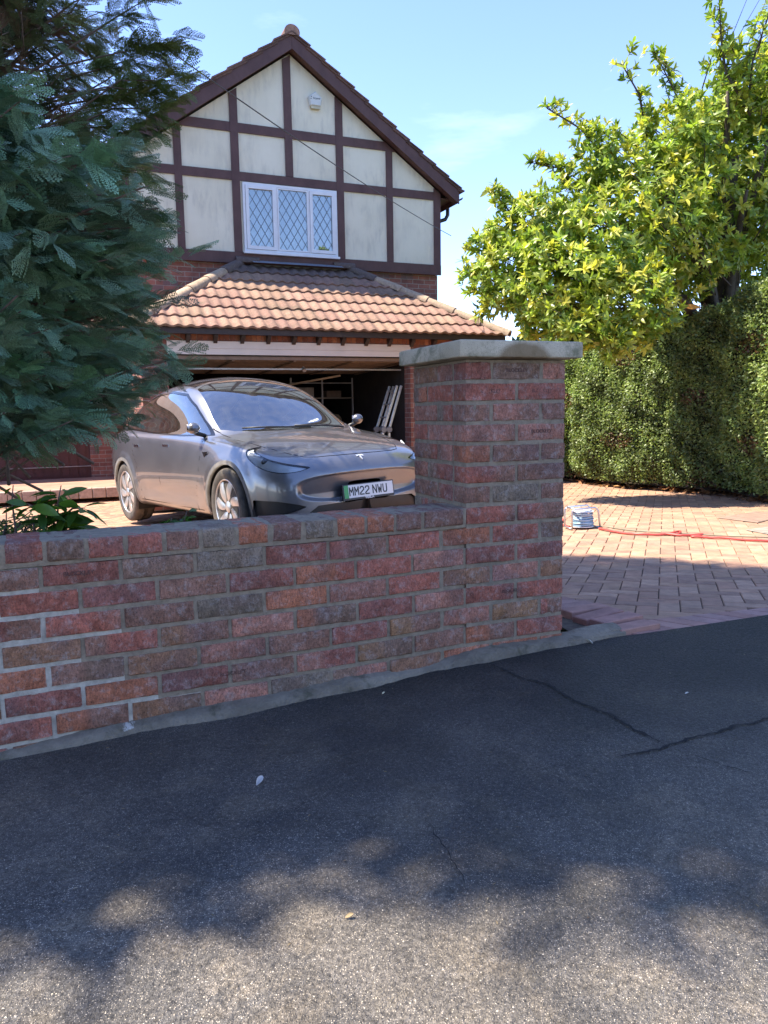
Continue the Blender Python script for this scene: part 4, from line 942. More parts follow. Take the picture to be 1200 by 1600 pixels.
q = NT('lamp_lens'); g1 = q.n('ShaderNodeBsdfGlossy', {'Color': (1, 1, 1, 1), 'Roughness': .02}); tr = q.n('ShaderNodeBsdfTransparent', {'Color': (.93, .95, .96, 1)}); fz = q.n('ShaderNodeFresnel', {'IOR': 1.6}); ms = q.n('ShaderNodeMixShader', {0: fz.outputs[0], 1: tr.outputs[0], 2: g1.outputs[0]}); q.link(ms.outputs[0], q.out.inputs[0]); M_lens = q.m
M_chrome = simple('bright_metal', (.72, .72, .74), .18, 1, var=.05); M_refl = simple('lamp_reflector', (.85, .86, .87), .4, .0, var=.05)
A_, B2_, C2_ = (lambda V: V[:, 0]), (lambda V: V[:, 1]), (lambda V: V[:, 2])
body = Soup(V0, N0, T0)
for aw in (0, -2.89):
    inn, body = body.clip(lambda V: np.where(V[:, 1] > .5, np.hypot(V[:, 0] - aw, V[:, 2] - .355) - .388, 1))
    tr_, body = body.clip(lambda V: np.where(V[:, 1] > .62, np.hypot(V[:, 0] - aw, V[:, 2] - .355) - .424, 1)); [tr_.obj('arch_trim', M_archtrim, car, .004, side=sg, thick=.03) for sg in (1, -1)]
WS = [(-.20, 0), (-.215, .25), (-.28, .47), (-.39, .63), (-.52, .715), (-.74, .69), (-1.03, .635), (-1.32, .585), (-1.39, .3), (-1.41, 0)]
sym = lambda p: [(a_, b2) for a_, b2 in p] + [(a_, -b2) for a_, b2 in p[::-1] if b2 != 0]
up_ = lambda V: V[:, 2] > .9
wsf, body = body.clip(lambda V: np.where(up_(V), poly_sd(sym(WS), V[:, 0], V[:, 1]), 1))
rgf, body = body.clip(lambda V: np.where(V[:, 2] > 1.2, poly_sd(sym([(-1.48, 0), (-1.46, .3), (-1.40, .575), (-2.2, .545), (-2.95, .515), (-3.02, 0)]), V[:, 0], V[:, 1]), 1))
DLO = [(-.58, 1.008), (-.80, 1.13), (-1.06, 1.285), (-1.38, 1.42), (-1.85, 1.475), (-2.4, 1.462), (-2.85, 1.395), (-3.2, 1.26), (-3.28, 1.19), (-3.0, 1.125), (-2.0, 1.06), (-1.2, 1.022)]
swf, body = body.clip(lambda V: np.where((V[:, 1] > .45) & (V[:, 2] > .95), poly_sd(DLO, V[:, 0], V[:, 2]), 1))
DLO2 = [(-.50, .998), (-.80, 1.152), (-1.06, 1.307), (-1.38, 1.443), (-1.85, 1.497), (-2.4, 1.484), (-2.87, 1.415), (-3.23, 1.275), (-3.32, 1.18), (-3.0, 1.107), (-2.0, 1.042), (-1.2, 1.004)]
dtr, body = body.clip(lambda V: np.where((V[:, 1] > .45) & (V[:, 2] > .93), poly_sd(DLO2, V[:, 0], V[:, 2]), 1)); [dtr.obj('window_trim', M_gloss, car, .001, side=sg) for sg in (1, -1)]
HL = smoothpoly([(.815, .690), (.785, .712), (.67, .745), (.50, .790), (.33, .845), (.215, .885), (.28, .81), (.40, .745), (.54, .695), (.68, .665), (.78, .665)], 4)
hlf, body = body.clip(lambda V: np.where(V[:, 1] > .36, poly_sd(HL, V[:, 0], V[:, 2]), 1))
# lower grille and the two side slots
gri, body = body.clip(lambda V: np.where(V[:, 0] > .5, poly_sd(sym([(.60, .215), (.585, .27), (.50, .315), (.30, .335), (0, .340)]) if False else [(-.62, .205), (-.58, .32), (-.50, .372), (0, .388), (.50, .372), (.58, .32), (.62, .205)], V[:, 1], V[:, 2]), 1))
fog, body = body.clip(lambda V: np.where(V[:, 0] > .2, poly_sd([(.66, .395), (.60, .372), (.80, .30), (.90, .24), (.90, .44), (.80, .43)], V[:, 1], V[:, 2]), 1))
# panel gaps
side_l = [[(-.60, 1.0), (-.56, .86), (-.60, .60), (-.72, .42), (-.74, .27)], [(-1.70, 1.05), (-1.70, .8), (-1.66, .30)], [(-2.62, 1.08), (-2.55, .85), (-2.42, .72), (-2.36, .52), (-2.30, .30)], [(-.60, .285), (-2.40, .30)]]
gapf, body = body.clip(lambda V: np.where((V[:, 1] > .6) & (V[:, 2] < 1.1), np.min([line_d(l_, V[:, 0], V[:, 2]) for l_ in side_l], axis=0) - .0045, 1))
hoodl = [(.752, -.001), (.742, .22), (.715, .40), (.67, .50), (.55, .575), (.25, .665), (-.05, .705), (-.38, .735), (-.62, .745)]
hgf, body = body.clip(lambda V: np.where(V[:, 2] > .64, line_d(hoodl, V[:, 0], V[:, 1]) - .0055, 1))
blow, body = body.clip(lambda V: np.where((V[:, 0] < .78) | True, V[:, 2] - .245, 1)); blow.obj('sill', M_blk, car)
def multi(soups, mats):
    Vs, Ns, Ts, Ms, off_ = [], [], [], [], 0
    for i, (sp, d) in enumerate(soups):
        Vs.append(sp.V + sp.N * d); Ns.append(sp.N); Ts.append(sp.T + off_); Ms += [i] * len(sp.T); off_ += len(sp.V)
    al_ = Soup(np.concatenate(Vs), np.concatenate(Ns), np.concatenate(Ts)); o_ = al_.obj('body', mats[0], car)
    for m_ in mats[1:]: o_.data.materials.append(m_)
    o_.data.polygons.foreach_set('material_index', np.array(Ms * 2, dtype=np.int32)); o_.data.update(); return o_
bd = multi([(body, 0), (gapf, -.004), (hgf, -.004)], [M_paint, M_gap])
wso = wsf.obj('windscreen', M_wind, car, -.002); rgo = rgf.obj('glass_roof', M_gloss, car, -.001)
for sg in (1, -1): swf.obj('side_window', M_wind, car, -.003, side=sg)
for sg in (1, -1):
    hl = hlf.obj('headlight', M_lens, car, 0, side=sg); 
    inn_, _ = hlf.clip(lambda V: poly_sd(HL, V[:, 0], V[:, 2]) + .004); inn_.obj('reflector', M_refl, hl, -.014, side=sg)
    rim_ = [(x, z) for x, z in HL]; _, edge_ = hlf.clip(lambda V: poly_sd(HL, V[:, 0], V[:, 2]) + .005); edge_.obj('lamp_surround', M_gloss, hl, .001, side=sg)
    for (a_, b2, c2) in ((.62, .70, .712), (.49, .775, .755)):
        pjm = MB(); pjm.lathe([(.034, -.02), (.036, .0), (.030, .012), (.016, .02), (.0, .023)], (a_, sg * b2, c2), (.75, sg * .5, .1), 18)
        autosmooth(recalc(pjm.build('projector', simple('projector_glass', (.06, .07, .09), .08, var=0), hl)))
    led = MB(); led.tube([(.72, sg * .60, .718), (.60, sg * .70, .755), (.44, sg * .78, .80), (.32, sg * .825, .84)], .007, 8, cap=True); led.build('light_strip', simple('lamp_white', (.85, .87, .9), .3, var=0), hl, smooth=True)
gro_ = gri.obj('lower_grille', M_blk, car, -.03)
for sg in (1, -1):
    fo = fog.obj('air_slot', M_blk, car, -.025, side=sg)
    m = MB(); m.tube([(.735, sg * .655, .392), (.66, sg * .765, .415), (.62, sg * .81, .43)], .006, 6); m.build('slot_blade', M_chrome, fo, smooth=True)
m = MB()
for z in (.225, .255, .285, .315, .345): m.box((.80, -.50, z), (.815, .50, z + .010))
recalc(m.build('grille_slats', M_gloss, gro_))
# wheel wells
for aw in (0, -2.89):
    for sg in (1, -1):
        m = MB(); P = [[(aw + .39 * math.cos(t_), sg * y, .355 + .39 * math.sin(t_)) for t_ in np.linspace(-.5, math.pi + .5, 28)] for y in (.93, .60)]; m.grid(P); P = [[(aw + .39 * r_ * math.cos(t_), sg * .60, .355 + .39 * r_ * math.sin(t_)) for t_ in np.linspace(-.5, math.pi + .5, 28)] for r_ in (1, .05)]; m.grid(P); m.build('wheel_arch', M_arch, car)
# wheels
q = NT('tyre_rubber'); o = q.obj(); q.set(Base_Color=q.mix(q.ramp(q.noise(8, 5, .6, o), (.3, 0.), (.7, 1.)), (.030, .029, .028), (.13, .105, .08)), Roughness=.85); M_tyre = q.m
M_rim = simple('alloy_rim', (.60, .59, .58), .33, .75, var=.12, nscale=5); M_rimd = simple('rim_barrel', (.10, .10, .10), .5, .5); M_disc = simple('brake_disc', (.30, .28, .26), .35, .9)
R0 = .356
def make_wheel():
    w = MB(); prof = []
    hw_ = .122
    for (r, y) in ((.248, -.10), (.252, -.112), (.275, -.122), (.305, -.1245), (.330, -.120), (.345, -.108), (.3535, -.092), (R0, -.06), (R0, 0), (R0, .06), (.3535, .092), (.345, .108), (.330, .120), (.305, .1245), (.275, .122), (.252, .112), (.248, .10)): prof.append((r, y))
    w.lathe(prof, (0, 0, 0), (0, 1, 0), 72)
    # remove lathe end caps by leaving them (hidden behind the rim); add tread blocks
    for y in (-.068, -.025, .025, .068):
        for k in range(60):
            a_ = 2 * math.pi * (k + (.3 if y > 0 else 0)) / 60; e = Vector((math.cos(a_), 0, math.sin(a_))); t_ = Vector((-math.sin(a_), 0, math.cos(a_)))
            w.obox(e * (R0 + .001), t_, (0, 1, 0), e, (.0155, .018, .004))
    ty = w.build('wheel', M_tyre, car); autosmooth(recalc(ty), 40)
    rm = MB(); rm.lathe([(.240, .095), (.243, .112), (.252, .116), (.256, .112), (.254, .104), (.240, .098), (.225, .07), (.222, -.05)], (0, 0, 0), (0, 1, 0), 64); 
    rim = autosmooth(recalc(rm.build('rim', M_rim, ty)), 50)
    bk = MB(); bk.lathe([(.222, .02), (.222, .018)], (0, 0, 0), (0, 1, 0), 40); recalc(bk.build('rim_back', M_rimd, rim)); bk = MB(); bk.lathe([(.17, .035), (.17, .03)], (0, 0, 0), (0, 1, 0), 40); recalc(bk.build('brake_disc', M_disc, rim))
    sp_m = MB()
    for k in range(7):
        a0 = 2 * math.pi * k / 7 + .12; P = []
        for f in np.linspace(0, 1, 9):
            r = .045 + (.242 - .045) * f; tw = .30 * f ** 1.2; hwid = .020 + .030 * math.sin(min(1, f * 1.12) * math.pi * .62) ** 1.0 * (1 - .25 * f); y = .093 + .012 * math.sin(f * math.pi) + .010 * f
            c_a = a0 + tw; cen = Vector((math.cos(c_a) * r, y, math.sin(c_a) * r)); t_ = Vector((-math.sin(c_a + .2), 0, math.cos(c_a + .2)))
            P.append([tuple(cen - t_ * hwid + Vector((0, -.022, 0))), tuple(cen - t_ * hwid * .93), tuple(cen - t_ * hwid * .1 + Vector((0, .006, 0))), tuple(cen + t_ * hwid * .9 + Vector((0, -.004, 0))), tuple(cen + t_ * hwid + Vector((0, -.028, 0)))])
        sp_m.grid(P)
    autosmooth(recalc(sp_m.build('spokes', M_rim, rim)), 45)
    cpm = MB(); cpm.lathe([(.055, .085), (.052, .104), (.040, .112), (.0, .114)], (0, 0, 0), (0, 1, 0), 24); autosmooth(recalc(cpm.build('hub_cap', M_rim, rim)), 40)
    return ty
wh0 = make_wheel()
def copy_tree(o_, parent=None):
    c_ = o_.copy(); COL.objects.link(c_); c_.parent = parent
    for ch in list(o_.children): copy_tree(ch, c_)
    return c_
for i, (aw, sg, st_) in enumerate(((0, 1, .0), (0, -1, .0), (-2.89, 1, 0), (-2.89, -1, 0))):
    w_ = wh0
    if i:
        w_ = copy_tree(wh0, car)
    w_.location = (aw, sg * .83, .356); w_.rotation_euler = (0, (.9, .2, 2.1, 1.3)[i], 0 if sg > 0 else math.pi); w_.rotation_mode = 'YXZ' if False else 'XYZ'
# mirrors
for sg in (1, -1):
    m = MB(); P = []
    for f, r1 in zip(np.linspace(0, 1, 10), (.02, .55, .82, .95, 1, 1, .97, .88, .68, .3)):
        yy = .88 + f * .13; P.append([(-.62 + .060 * r1 * math.cos(t_) * (1.0 if math.cos(t_) > 0 else .45), sg * yy, 1.080 + (.050 + .008 * f) * r1 * math.sin(t_)) for t_ in np.linspace(0, 2 * math.pi, 17)])
    m.grid(P); mo_ = recalc(m.build('door_mirror', M_paint, car, smooth=True))
    m = MB(); m.tube([(-.65, sg * .82, 1.0), (-.635, sg * .90, 1.025), (-.62, sg * .97, 1.055)], [.020, .022, .02], 8); m.build('mirror_arm', M_blk, mo_, smooth=True)
    m = MB(); m.obox((-.650, sg * .95, 1.080), (1, 0, 0), (0, 1, 0), (0, 0, 1), (.003, .050, .038), bev=.002); recalc(m.build('mirror_glass', M_chrome, mo_))
# door handles
for sg in (1, -1):
    for a_ in (-1.50, -2.42):
        j = int(np.argmin(np.abs(V0[:, 0] - a_) + np.abs(V0[:, 2] - .915) + (V0[:, 1] < .5) * 9)); yb = V0[j, 1]
        m = MB(); m.obox((a_, sg * (yb + .004), .915), (1, 0, -.02), (0, 1, 0), (0, 0, 1), (.085, .004, .012), bev=.003); recalc(m.build('door_handle', M_chrome, car))
    j = int(np.argmin(np.abs(V0[:, 0] + .44) + np.abs(V0[:, 2] - .83) + (V0[:, 1] < .5) * 9)); m = MB(); yb = V0[j, 1] + .004
    m.add([(-.38, sg * yb, .855), (-.50, sg * yb, .85), (-.46, sg * yb, .80), (-.38, sg * (yb + .004), .855), (-.50, sg * (yb + .004), .85), (-.46, sg * (yb + .004), .80)], [(0, 1, 2), (3, 5, 4), (0, 3, 4, 1), (1, 4, 5, 2), (2, 5, 3, 0)]); recalc(m.build('wing_camera', M_gloss, car))
# number plate and its black holder
pn = Vector((1, 0, .10)).normalized(); pz = Vector((-.10, 0, 1)).normalized(); pc = Vector((.905, 0, .462))
m = MB(); m.obox(pc - pn * .014 + pz * -.006, pn, (0, 1, 0), pz, (.012, .275, .070), bev=.004); ph = recalc(m.build('plate_holder', M_blk, car))
m = MB(); m.obox(pc + pn * .001, pn, (0, 1, 0), pz, (.0015, .26, .0555)); npo = recalc(m.build('number_plate', simple('plate_white', (.72, .70, .66), .35, var=.03), car))
m = MB(); m.obox(pc + pn * .0026 + Vector((0, -.238, 0)), pn, (0, 1, 0), pz, (.0006, .022, .0555)); recalc(m.build('green_flash', simple('plate_green', (.04, .33, .08), .35, var=.03), npo))
M_char = simple('plate_black', (.012, .012, .012), .4)
STK = {'M': [[(0, 0), (0, 1), (.5, .42), (1, 1), (1, 0)]], 'N': [[(0, 0), (0, 1), (1, 0), (1, 1)]], 'W': [[(0, 1), (.22, 0), (.5, .62), (.78, 0), (1, 1)]], 'U': [[(0, 1), (0, .22), (.18, 0), (.82, 0), (1, .22), (1, 1)]], '2': [[(0, .80), (.15, .97), (.5, 1), (.85, .97), (1, .78), (1, .62), (0, .16), (0, 0), (1, 0)]]}
rg_m = MB(); cw, chh, sw = .037, .066, .0105; xx = -.205
for ch_ in 'MM22 NWU':
    if ch_ == ' ': xx += .024; continue
    for st_ in STK[ch_]:
        for p, q2_ in zip(st_[:-1], st_[1:]):
            A = pc + pn * .0030 + Vector((0, xx + p[0] * cw, 0)) + pz * ((p[1] - .5) * chh); Bq = pc + pn * .0030 + Vector((0, xx + q2_[0] * cw, 0)) + pz * ((q2_[1] - .5) * chh); dd2 = Bq - A
            if dd2.length > 1e-6: rg_m.obox((A + Bq) / 2, dd2.normalized(), pn.cross(dd2.normalized()), pn, (dd2.length / 2 + sw * .42, sw / 2, .0006 + .00001 * len(rg_m.V)))
    xx += cw + .0185
recalc(rg_m.build('registration', M_char, npo))
text_mesh('maker_name', 'TESLA', .024, simple('letter_white', (.75, .75, .75), .4), ph, frame(tuple(pc + pn * .0 + pz * -.066), (0, 1, 0), tuple(pz)), ext=.001, weight=.0006, sx=1.5)
# badge on the bonnet: a T with a curved bar
j = int(np.argmin(np.abs(V0[:, 0] - .80) + np.abs(V0[:, 1]) * 3 + (V0[:, 2] < .6) * 9)); bz = V0[j, 2]; bn = Vector(N0[j]); bn.y = 0; bn.normalize(); bt = Vector((0, 1, 0)); bu = bn.cross(bt) if bn.cross(bt).z > 0 else -bn.cross(bt)
bc = Vector((V0[j, 0], 0, bz)); m = MB()
def bq(x, y, h): return tuple(bc + bt * x + bu * y + bn * h)
m.add([bq(x, y, h) for h in (.001, .007) for x, y in ((-.010, .012), (.010, .012), (.002, -.038), (-.002, -.038))], [(0, 1, 2, 3), (7, 6, 5, 4), (0, 4, 5, 1), (1, 5, 6, 2), (2, 6, 7, 3), (3, 7, 4, 0)])
m.grid([[bq(x, .014 + .013 * (1 - (x / .038) ** 2) , .007) for x in np.linspace(-.038, .038, 9)], [bq(x * .92, .004 + .013 * (1 - (x / .038) ** 2), .007) for x in np.linspace(-.038, .038, 9)]])
m.grid([[bq(x, .028 + .007 * (1 - (x / .038) ** 2), .004) for x in np.linspace(-.036, .036, 9)], [bq(x, .023 + .007 * (1 - (x / .038) ** 2), .004) for x in np.linspace(-.036, .036, 9)]])
recalc(m.build('badge', simple('badge_silver', (.80, .80, .82), .35, .25, var=.03), car))
# wipers and cowl
m = MB()
def wsz(a_, b2):
    jj = int(np.argmin((V0[:, 0] - a_) ** 2 + (V0[:, 1] - abs(b2)) ** 2 + (V0[:, 2] < .9) * 9)); return V0[jj, 2]
for pts in (((-.19, .10), (-.28, -.30), (-.37, -.56)), ((-.21, .50), (-.235, .25), (-.25, -.05))):
    m.tube([(a_, b2, wsz(a_, b2) + .018) for a_, b2 in pts], .008, 6)
m.build('wiper', M_blk, car, smooth=True)
# inside: dashboard, steering wheel, seats, tray
m = MB(); m.box((-.40, -.66, .86), (-.85, .66, .955)); m.box((-.42, -.64, .955), (-.65, .64, .972)); M_dash = simple('dash', (.05, .05, .055), .8); recalc(m.build('dashboard', M_dash, car)); m = MB(); m.box((-1.0, -.72, .3), (-3.2, .72, .34)); recalc(m.build('cabin_floor', M_dash, car))
m = MB(); m.box((-.87, -.13, .93), (-.885, .17, 1.06)); recalc(m.build('centre_screen', M_gloss, car))
m = MB(); pts = [(-.95 + .05 * math.sin(t_), -.37 + .18 * math.cos(t_), .99 + .17 * math.sin(t_)) for t_ in np.linspace(0, 2 * math.pi, 29)]; m.tube(pts, .015, 8, cap=False); m.tube([(-.95, -.53, .99), (-.93, -.37, .97), (-.95, -.21, .99)], .018, 8); m.build('steering_wheel', simple('wheel_leather', (.10, .10, .10), .5), car, smooth=True)
for b2 in (-.37, .37):
    m = MB(); m.obox((-1.75, b2, 1.0), (1, 0, .2), (0, 1, 0), (-.2, 0, 1), (.07, .23, .34), bev=.05); m.obox((-1.84, b2, 1.38), (1, 0, .2), (0, 1, 0), (-.2, 0, 1), (.05, .13, .09), bev=.04); m.obox((-1.5, b2, .66), (1, 0, .1), (0, 1, 0), (-.1, 0, 1), (.25, .24, .07), bev=.04); autosmooth(recalc(m.build('seat', simple('seat_black', (.035, .035, .037), .7), car)))
m = MB(); m.tube([(-1.02, -.03, 1.36), (-1.02, -.03, 1.26)], .002, 4); m.add([(-1.02, -.03 + x, 1.26 + z) for x, z in ((0, 0), (.022, -.03), (.016, -.08), (0, -.10), (-.016, -.08), (-.022, -.03))] + [(-1.015, -.03 + x, 1.26 + z) for x, z in ((0, 0), (.022, -.03), (.016, -.08), (0, -.10), (-.016, -.08), (-.022, -.03))], [tuple(range(6)), tuple(range(11, 5, -1))] + [(i, (i + 1) % 6, (i + 1) % 6 + 6, i + 6) for i in range(6)])
afr = recalc(m.build('air_freshener', simple('freshener_green', (.45, .62, .40), .8))); afr.matrix_world = car.matrix_world.copy(); tag(afr, 'small pale green air freshener hanging behind the car windscreen', 'air freshener')
bpy.context.view_layer.update()
# ================================================================== vegetation
def leaf_mat(name, rough=.45, trans=.35, var=.25, spec=.5):
    q = NT(name); a = q.attr('tint'); c = q.mix(1.0, a, q.ramp(q.noise(25, 3), (.3, 1 - var), (.7, 1 + var)), 'MULTIPLY')
    q.set(Base_Color=c, Roughness=rough, Specular_IOR_Level=spec)
    tl = q.n('ShaderNodeBsdfTranslucent', {'Color': q.mix(1.0, c, (1.25, 1.35, .7), 'MULTIPLY')}); ms = q.n('ShaderNodeMixShader', {0: trans, 1: q.b.outputs[0], 2: tl.outputs[0]}); q.link(ms.outputs[0], q.out.inputs[0]); return q.m
M_bark = simple('bark', (.085, .065, .05), .95, var=.4, nscale=14, bump=.8, bscale=50)
M_twig = simple('twig', (.15, .10, .07), .9, var=.3, nscale=30)
def rot_frames(d, up, roll):
    """d, up (n,3) -> frames (n,3,3) with x=d, rolled about d"""
    d = d / np.linalg.norm(d, axis=1, keepdims=True); y = np.cross(up, d); y /= np.linalg.norm(y, axis=1, keepdims=True) + 1e-9; z = np.cross(d, y)
    c, s = np.cos(roll)[:, None], np.sin(roll)[:, None]; y2 = y * c + z * s; z2 = -y * s + z * c
    return np.stack([d, y2, z2], axis=1)
def scatter(templ, pos, Fr, scale, tint):
    V, F, T = templ; n, k = len(pos), len(V)
    P = np.einsum('vi,nij->nvj', V, Fr) * scale[:, None, None] + pos[:, None, :]
    Q = (F[None] + (np.arange(n) * k)[:, None, None]).reshape(-1, F.shape[1])
    TT = (tint[:, None, :] * T[None, :, None]).reshape(-1, 3); return P.reshape(-1, 3), Q, TT
def join(parts):
    V, F, T, o = [], [], [], 0
    for v, f, t in parts: V.append(v); F.append(f + o); T.append(t); o += len(v)
    return np.concatenate(V), np.concatenate(F), np.concatenate(T)
def spray_template(seed, n1=13, L1=1.0, droop=.22):
    """a flat fern-like conifer spray of unit length along x, in the xy plane"""
    r = random.Random(seed); V, F, T = [], [], []
    def strip(p0, p1, w, t):
        d = np.array(p1) - np.array(p0); n = np.array([-d[1], d[0], 0]); n = n / (np.linalg.norm(n) + 1e-9) * w; b = len(V)
        m = (np.array(p0) + np.array(p1)) / 2
        V.extend([np.array(p0) - n * .7, m - n, np.array(p1), m + n]); F.append((b, b + 1, b + 2, b + 3)); T.extend([t * .75, t, t * 1.3, t])
    def z(x, y): return -droop * x * x - .10 * y * y * 4
    pts = [(x, .03 * math.sin(x * 5 + seed), z(x, 0)) for x in np.linspace(0, 1, 7)]
    for a, b in zip(pts[:-1], pts[1:]): strip(a, b, .012, .7)
    for i in range(n1):
        f = .10 + .88 * i / (n1 - 1); sg = 1 if i % 2 else -1; L = .42 * (1 - f) ** .75 * (.35 + 1.3 * min(f * 3, 1)) * r.uniform(.8, 1.15) + .05; an = math.radians(r.uniform(34, 46))
        x0, y0 = f, .03 * math.sin(f * 5 + seed); nseg = max(2, int(L / .055))
        for k in range(nseg):
            g0, g1 = k / nseg, (k + 1) / nseg; cu = sg * (an - .25 * g0)
            xa, ya = x0 + math.cos(cu) * L * g0, y0 + math.sin(cu) * L * g0; xb, yb = x0 + math.cos(cu) * L * g1, y0 + math.sin(cu) * L * g1
            strip((xa, ya, z(xa, ya)), (xb, yb, z(xb, yb)), .015, .9)
            for s2 in (1, -1):
                l2 = (.10 * (1 - .6 * g0)) * r.uniform(.7, 1.2); c2 = cu + s2 * math.radians(38); xc, yc = xa + math.cos(c2) * l2, ya + math.sin(c2) * l2
                strip((xa, ya, z(xa, ya)), (xc, yc, z(xc, yc)), .0145, 1.0)
    return np.array(V, float), np.array(F, int), np.array(T, float)
SPR = [spray_template(s, n1) for s, n1 in ((1, 13), (2, 15), (3, 12), (4, 14))]
M_con = leaf_mat('conifer_foliage', .6, .12, .2, .3); M_con2 = leaf_mat('thuja_foliage', .65, .15, .25, .3); M_dead = leaf_mat('dead_twigs', .9, .0, .2, .1)
def tree_obj(name, trunk_pts, trunk_r, label, crown_parts, mat, group=None, limbs=None, mat2=None, limb_r=.02):
    t_ = empty(name, trunk_pts[0], 0, label, 'tree', group); o3 = np.array(trunk_pts[0])
    m = MB(); m.tube([tuple(np.array(p) - o3) for p in trunk_pts], trunk_r, 12); 
    tr = m.build('trunk', M_bark, t_, smooth=True)
    if limbs:
        lm = MB()
        for l_, r_ in limbs: lm.tube([tuple(np.array(p) - o3) for p in l_], r_, 5)
        lm.build('branches', M_twig if limb_r < .03 else M_bark, t_, smooth=True)
    V, F, T = join(crown_parts); mesh_np('crown', V - o3, F, mat, t_, tint=T); return t_
rg = np.random.default_rng(21)
def conifer_sprays(branches, ns, size, base, jitter=.28, spread=.9, tipdir=None):
    """branches: list of (root, tip); sprays are set along the outer half of each, alternating left and right, drooping"""
    P, D, U, Sx, Tn = [], [], [], [], []
    for (a, b) in branches:
        a, b = np.array(a), np.array(b); d = b - a; Lb = np.linalg.norm(d); d = d / Lb; side = np.cross(d, [0, 0, 1.0]); side /= np.linalg.norm(side) + 1e-9; roll = rg.normal(0, .5)
        tone = rg.uniform(.7, 1.25); hue = rg.normal(0, .05, 3)
        for k in range(ns):
            f = rg.uniform(.25, 1) ** .8; sg = rg.choice([-1, 1]); dd = d * rg.uniform(.5, 1.1) + side * sg * spread * rg.uniform(.15, .9) * (1.15 - f) + rg.normal(0, jitter, 3); dd[2] -= .10
            P.append(a + d * Lb * f + rg.normal(0, .02, 3)); D.append(dd); u = np.array([0, 0, 1.0]) + side * math.sin(roll) + rg.normal(0, .3, 3); U.append(u); Sx.append(size * rg.uniform(.65, 1.25)); Tn.append(np.array(base) * tone * (1 + hue) * rg.uniform(.85, 1.2))
    P, D, U, Sx, Tn = map(np.array, (P, D, U, Sx, Tn)); Fr = rot_frames(D, U, rg.normal(0, .35, len(P))); out_ = []
    w = rg.integers(0, len(SPR), len(P))
    for i, tm in enumerate(SPR):
        m_ = w == i
        if m_.any(): out_.append(scatter(tm, P[m_], Fr[m_], Sx[m_], Tn[m_]))
    return out_
# --- near blue-green conifer: crown radius as a function of height
def crown_branches(cx, cy, prof, n, reach=.55, zup=.25, ang=None, lean=(0, 0)):
    out_ = []; zs_ = [p[0] for p in prof]; rs_ = [p[1] for p in prof]
    for _ in range(n):
        z = zs_[0] + (zs_[-1] - zs_[0]) * rg.random() ** .9; an = rg.uniform(*ang) if ang else rg.uniform(0, 2 * math.pi); r = np.interp(z, zs_, rs_) * rg.uniform(.80, 1.06) * (1 + .10 * math.sin(an * 5 + z * 4) + .06 * math.sin(an * 11 - z * 7))
        d = np.array([math.cos(an), math.sin(an), 0]); tip = np.array([cx + lean[0] * z, cy + lean[1] * z, z]) + d * r; L = reach * rg.uniform(.7, 1.2)
        root = tip - d * L - np.array([0, 0, L * (zup * rg.uniform(.2, 1.6))]); out_.append((root, tip))
    return out_
# seen from the pavement only the half facing us shows; the other half is thinner
NX, NY = -2.55, 3.75
prof = [(.93, 1.15), (1.15, 1.31), (1.7, 1.36), (2.05, 1.36), (2.25, 1.22), (2.42, .92), (2.6, .50), (2.8, .15)]
brs = crown_branches(NX, NY, prof, 1050, ang=(-2.2, 1.2)) + crown_branches(NX, NY, prof, 110, ang=(1.2, 4.08))
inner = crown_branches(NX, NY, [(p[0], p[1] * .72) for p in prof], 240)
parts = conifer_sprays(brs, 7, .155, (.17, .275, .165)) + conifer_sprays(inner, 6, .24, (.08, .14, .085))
limbs = [((a - (b - a) * 1.2, a, b), (.014, .008, .003)) for a, b in brs[::4]]
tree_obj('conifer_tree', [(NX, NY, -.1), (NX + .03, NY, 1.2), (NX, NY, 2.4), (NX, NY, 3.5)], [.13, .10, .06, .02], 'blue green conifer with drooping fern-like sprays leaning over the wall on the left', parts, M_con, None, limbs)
# --- taller, thinner brownish conifer just behind it
BX, BY = -2.75, 5.6
prof2 = [(1.0, .9), (1.8, 1.02), (2.6, 1.10), (3.1, 1.12), (3.5, .98), (3.85, .80), (4.6, .62), (5.4, .35), (6.0, .1)]
brs2 = crown_branches(BX, BY, prof2, 820, reach=.6, zup=.4); inn2 = crown_branches(BX, BY, [(p[0], p[1] * .6) for p in prof2], 260, reach=.6)
parts2 = conifer_sprays(brs2, 7, .17, (.16, .20, .09), spread=1.1)
armp = [(np.array(a), np.array(b)) for a, b in [((-2.2, 5.3, 3.0), (-1.28, 5.25, 3.22)), ((-2.2, 5.3, 3.05), (-1.40, 5.2, 3.05)), ((-2.3, 5.3, 3.1), (-1.50, 5.3, 3.32)), ((-2.2, 5.4, 2.9), (-1.45, 5.3, 2.85)), ((-2.2, 5.4, 2.7), (-1.5, 5.3, 2.6)), ((-2.1, 5.2, 3.2), (-1.22, 5.2, 3.36)), ((-2.1, 5.2, 2.8), (-1.34, 5.2, 2.95)), ((-2.0, 5.2, 3.3), (-1.42, 5.2, 3.62)), ((-2.0, 5.2, 2.9), (-1.25, 5.15, 3.10))]]
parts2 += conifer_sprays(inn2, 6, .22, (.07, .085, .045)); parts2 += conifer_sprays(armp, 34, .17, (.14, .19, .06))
dead = crown_branches(BX, BY, [(p[0], p[1] * .85) for p in prof2], 150, reach=.7, zup=.5)
limbs2 = [((a - (b - a) * .8, a, a * .4 + b * .6 + rg.normal(0, .04, 3), b), (.012, .008, .005, .002)) for a, b in brs2[::2] + dead + armp]
parts2 += conifer_sprays(dead, 6, .17, (.17, .105, .075), spread=1.1)
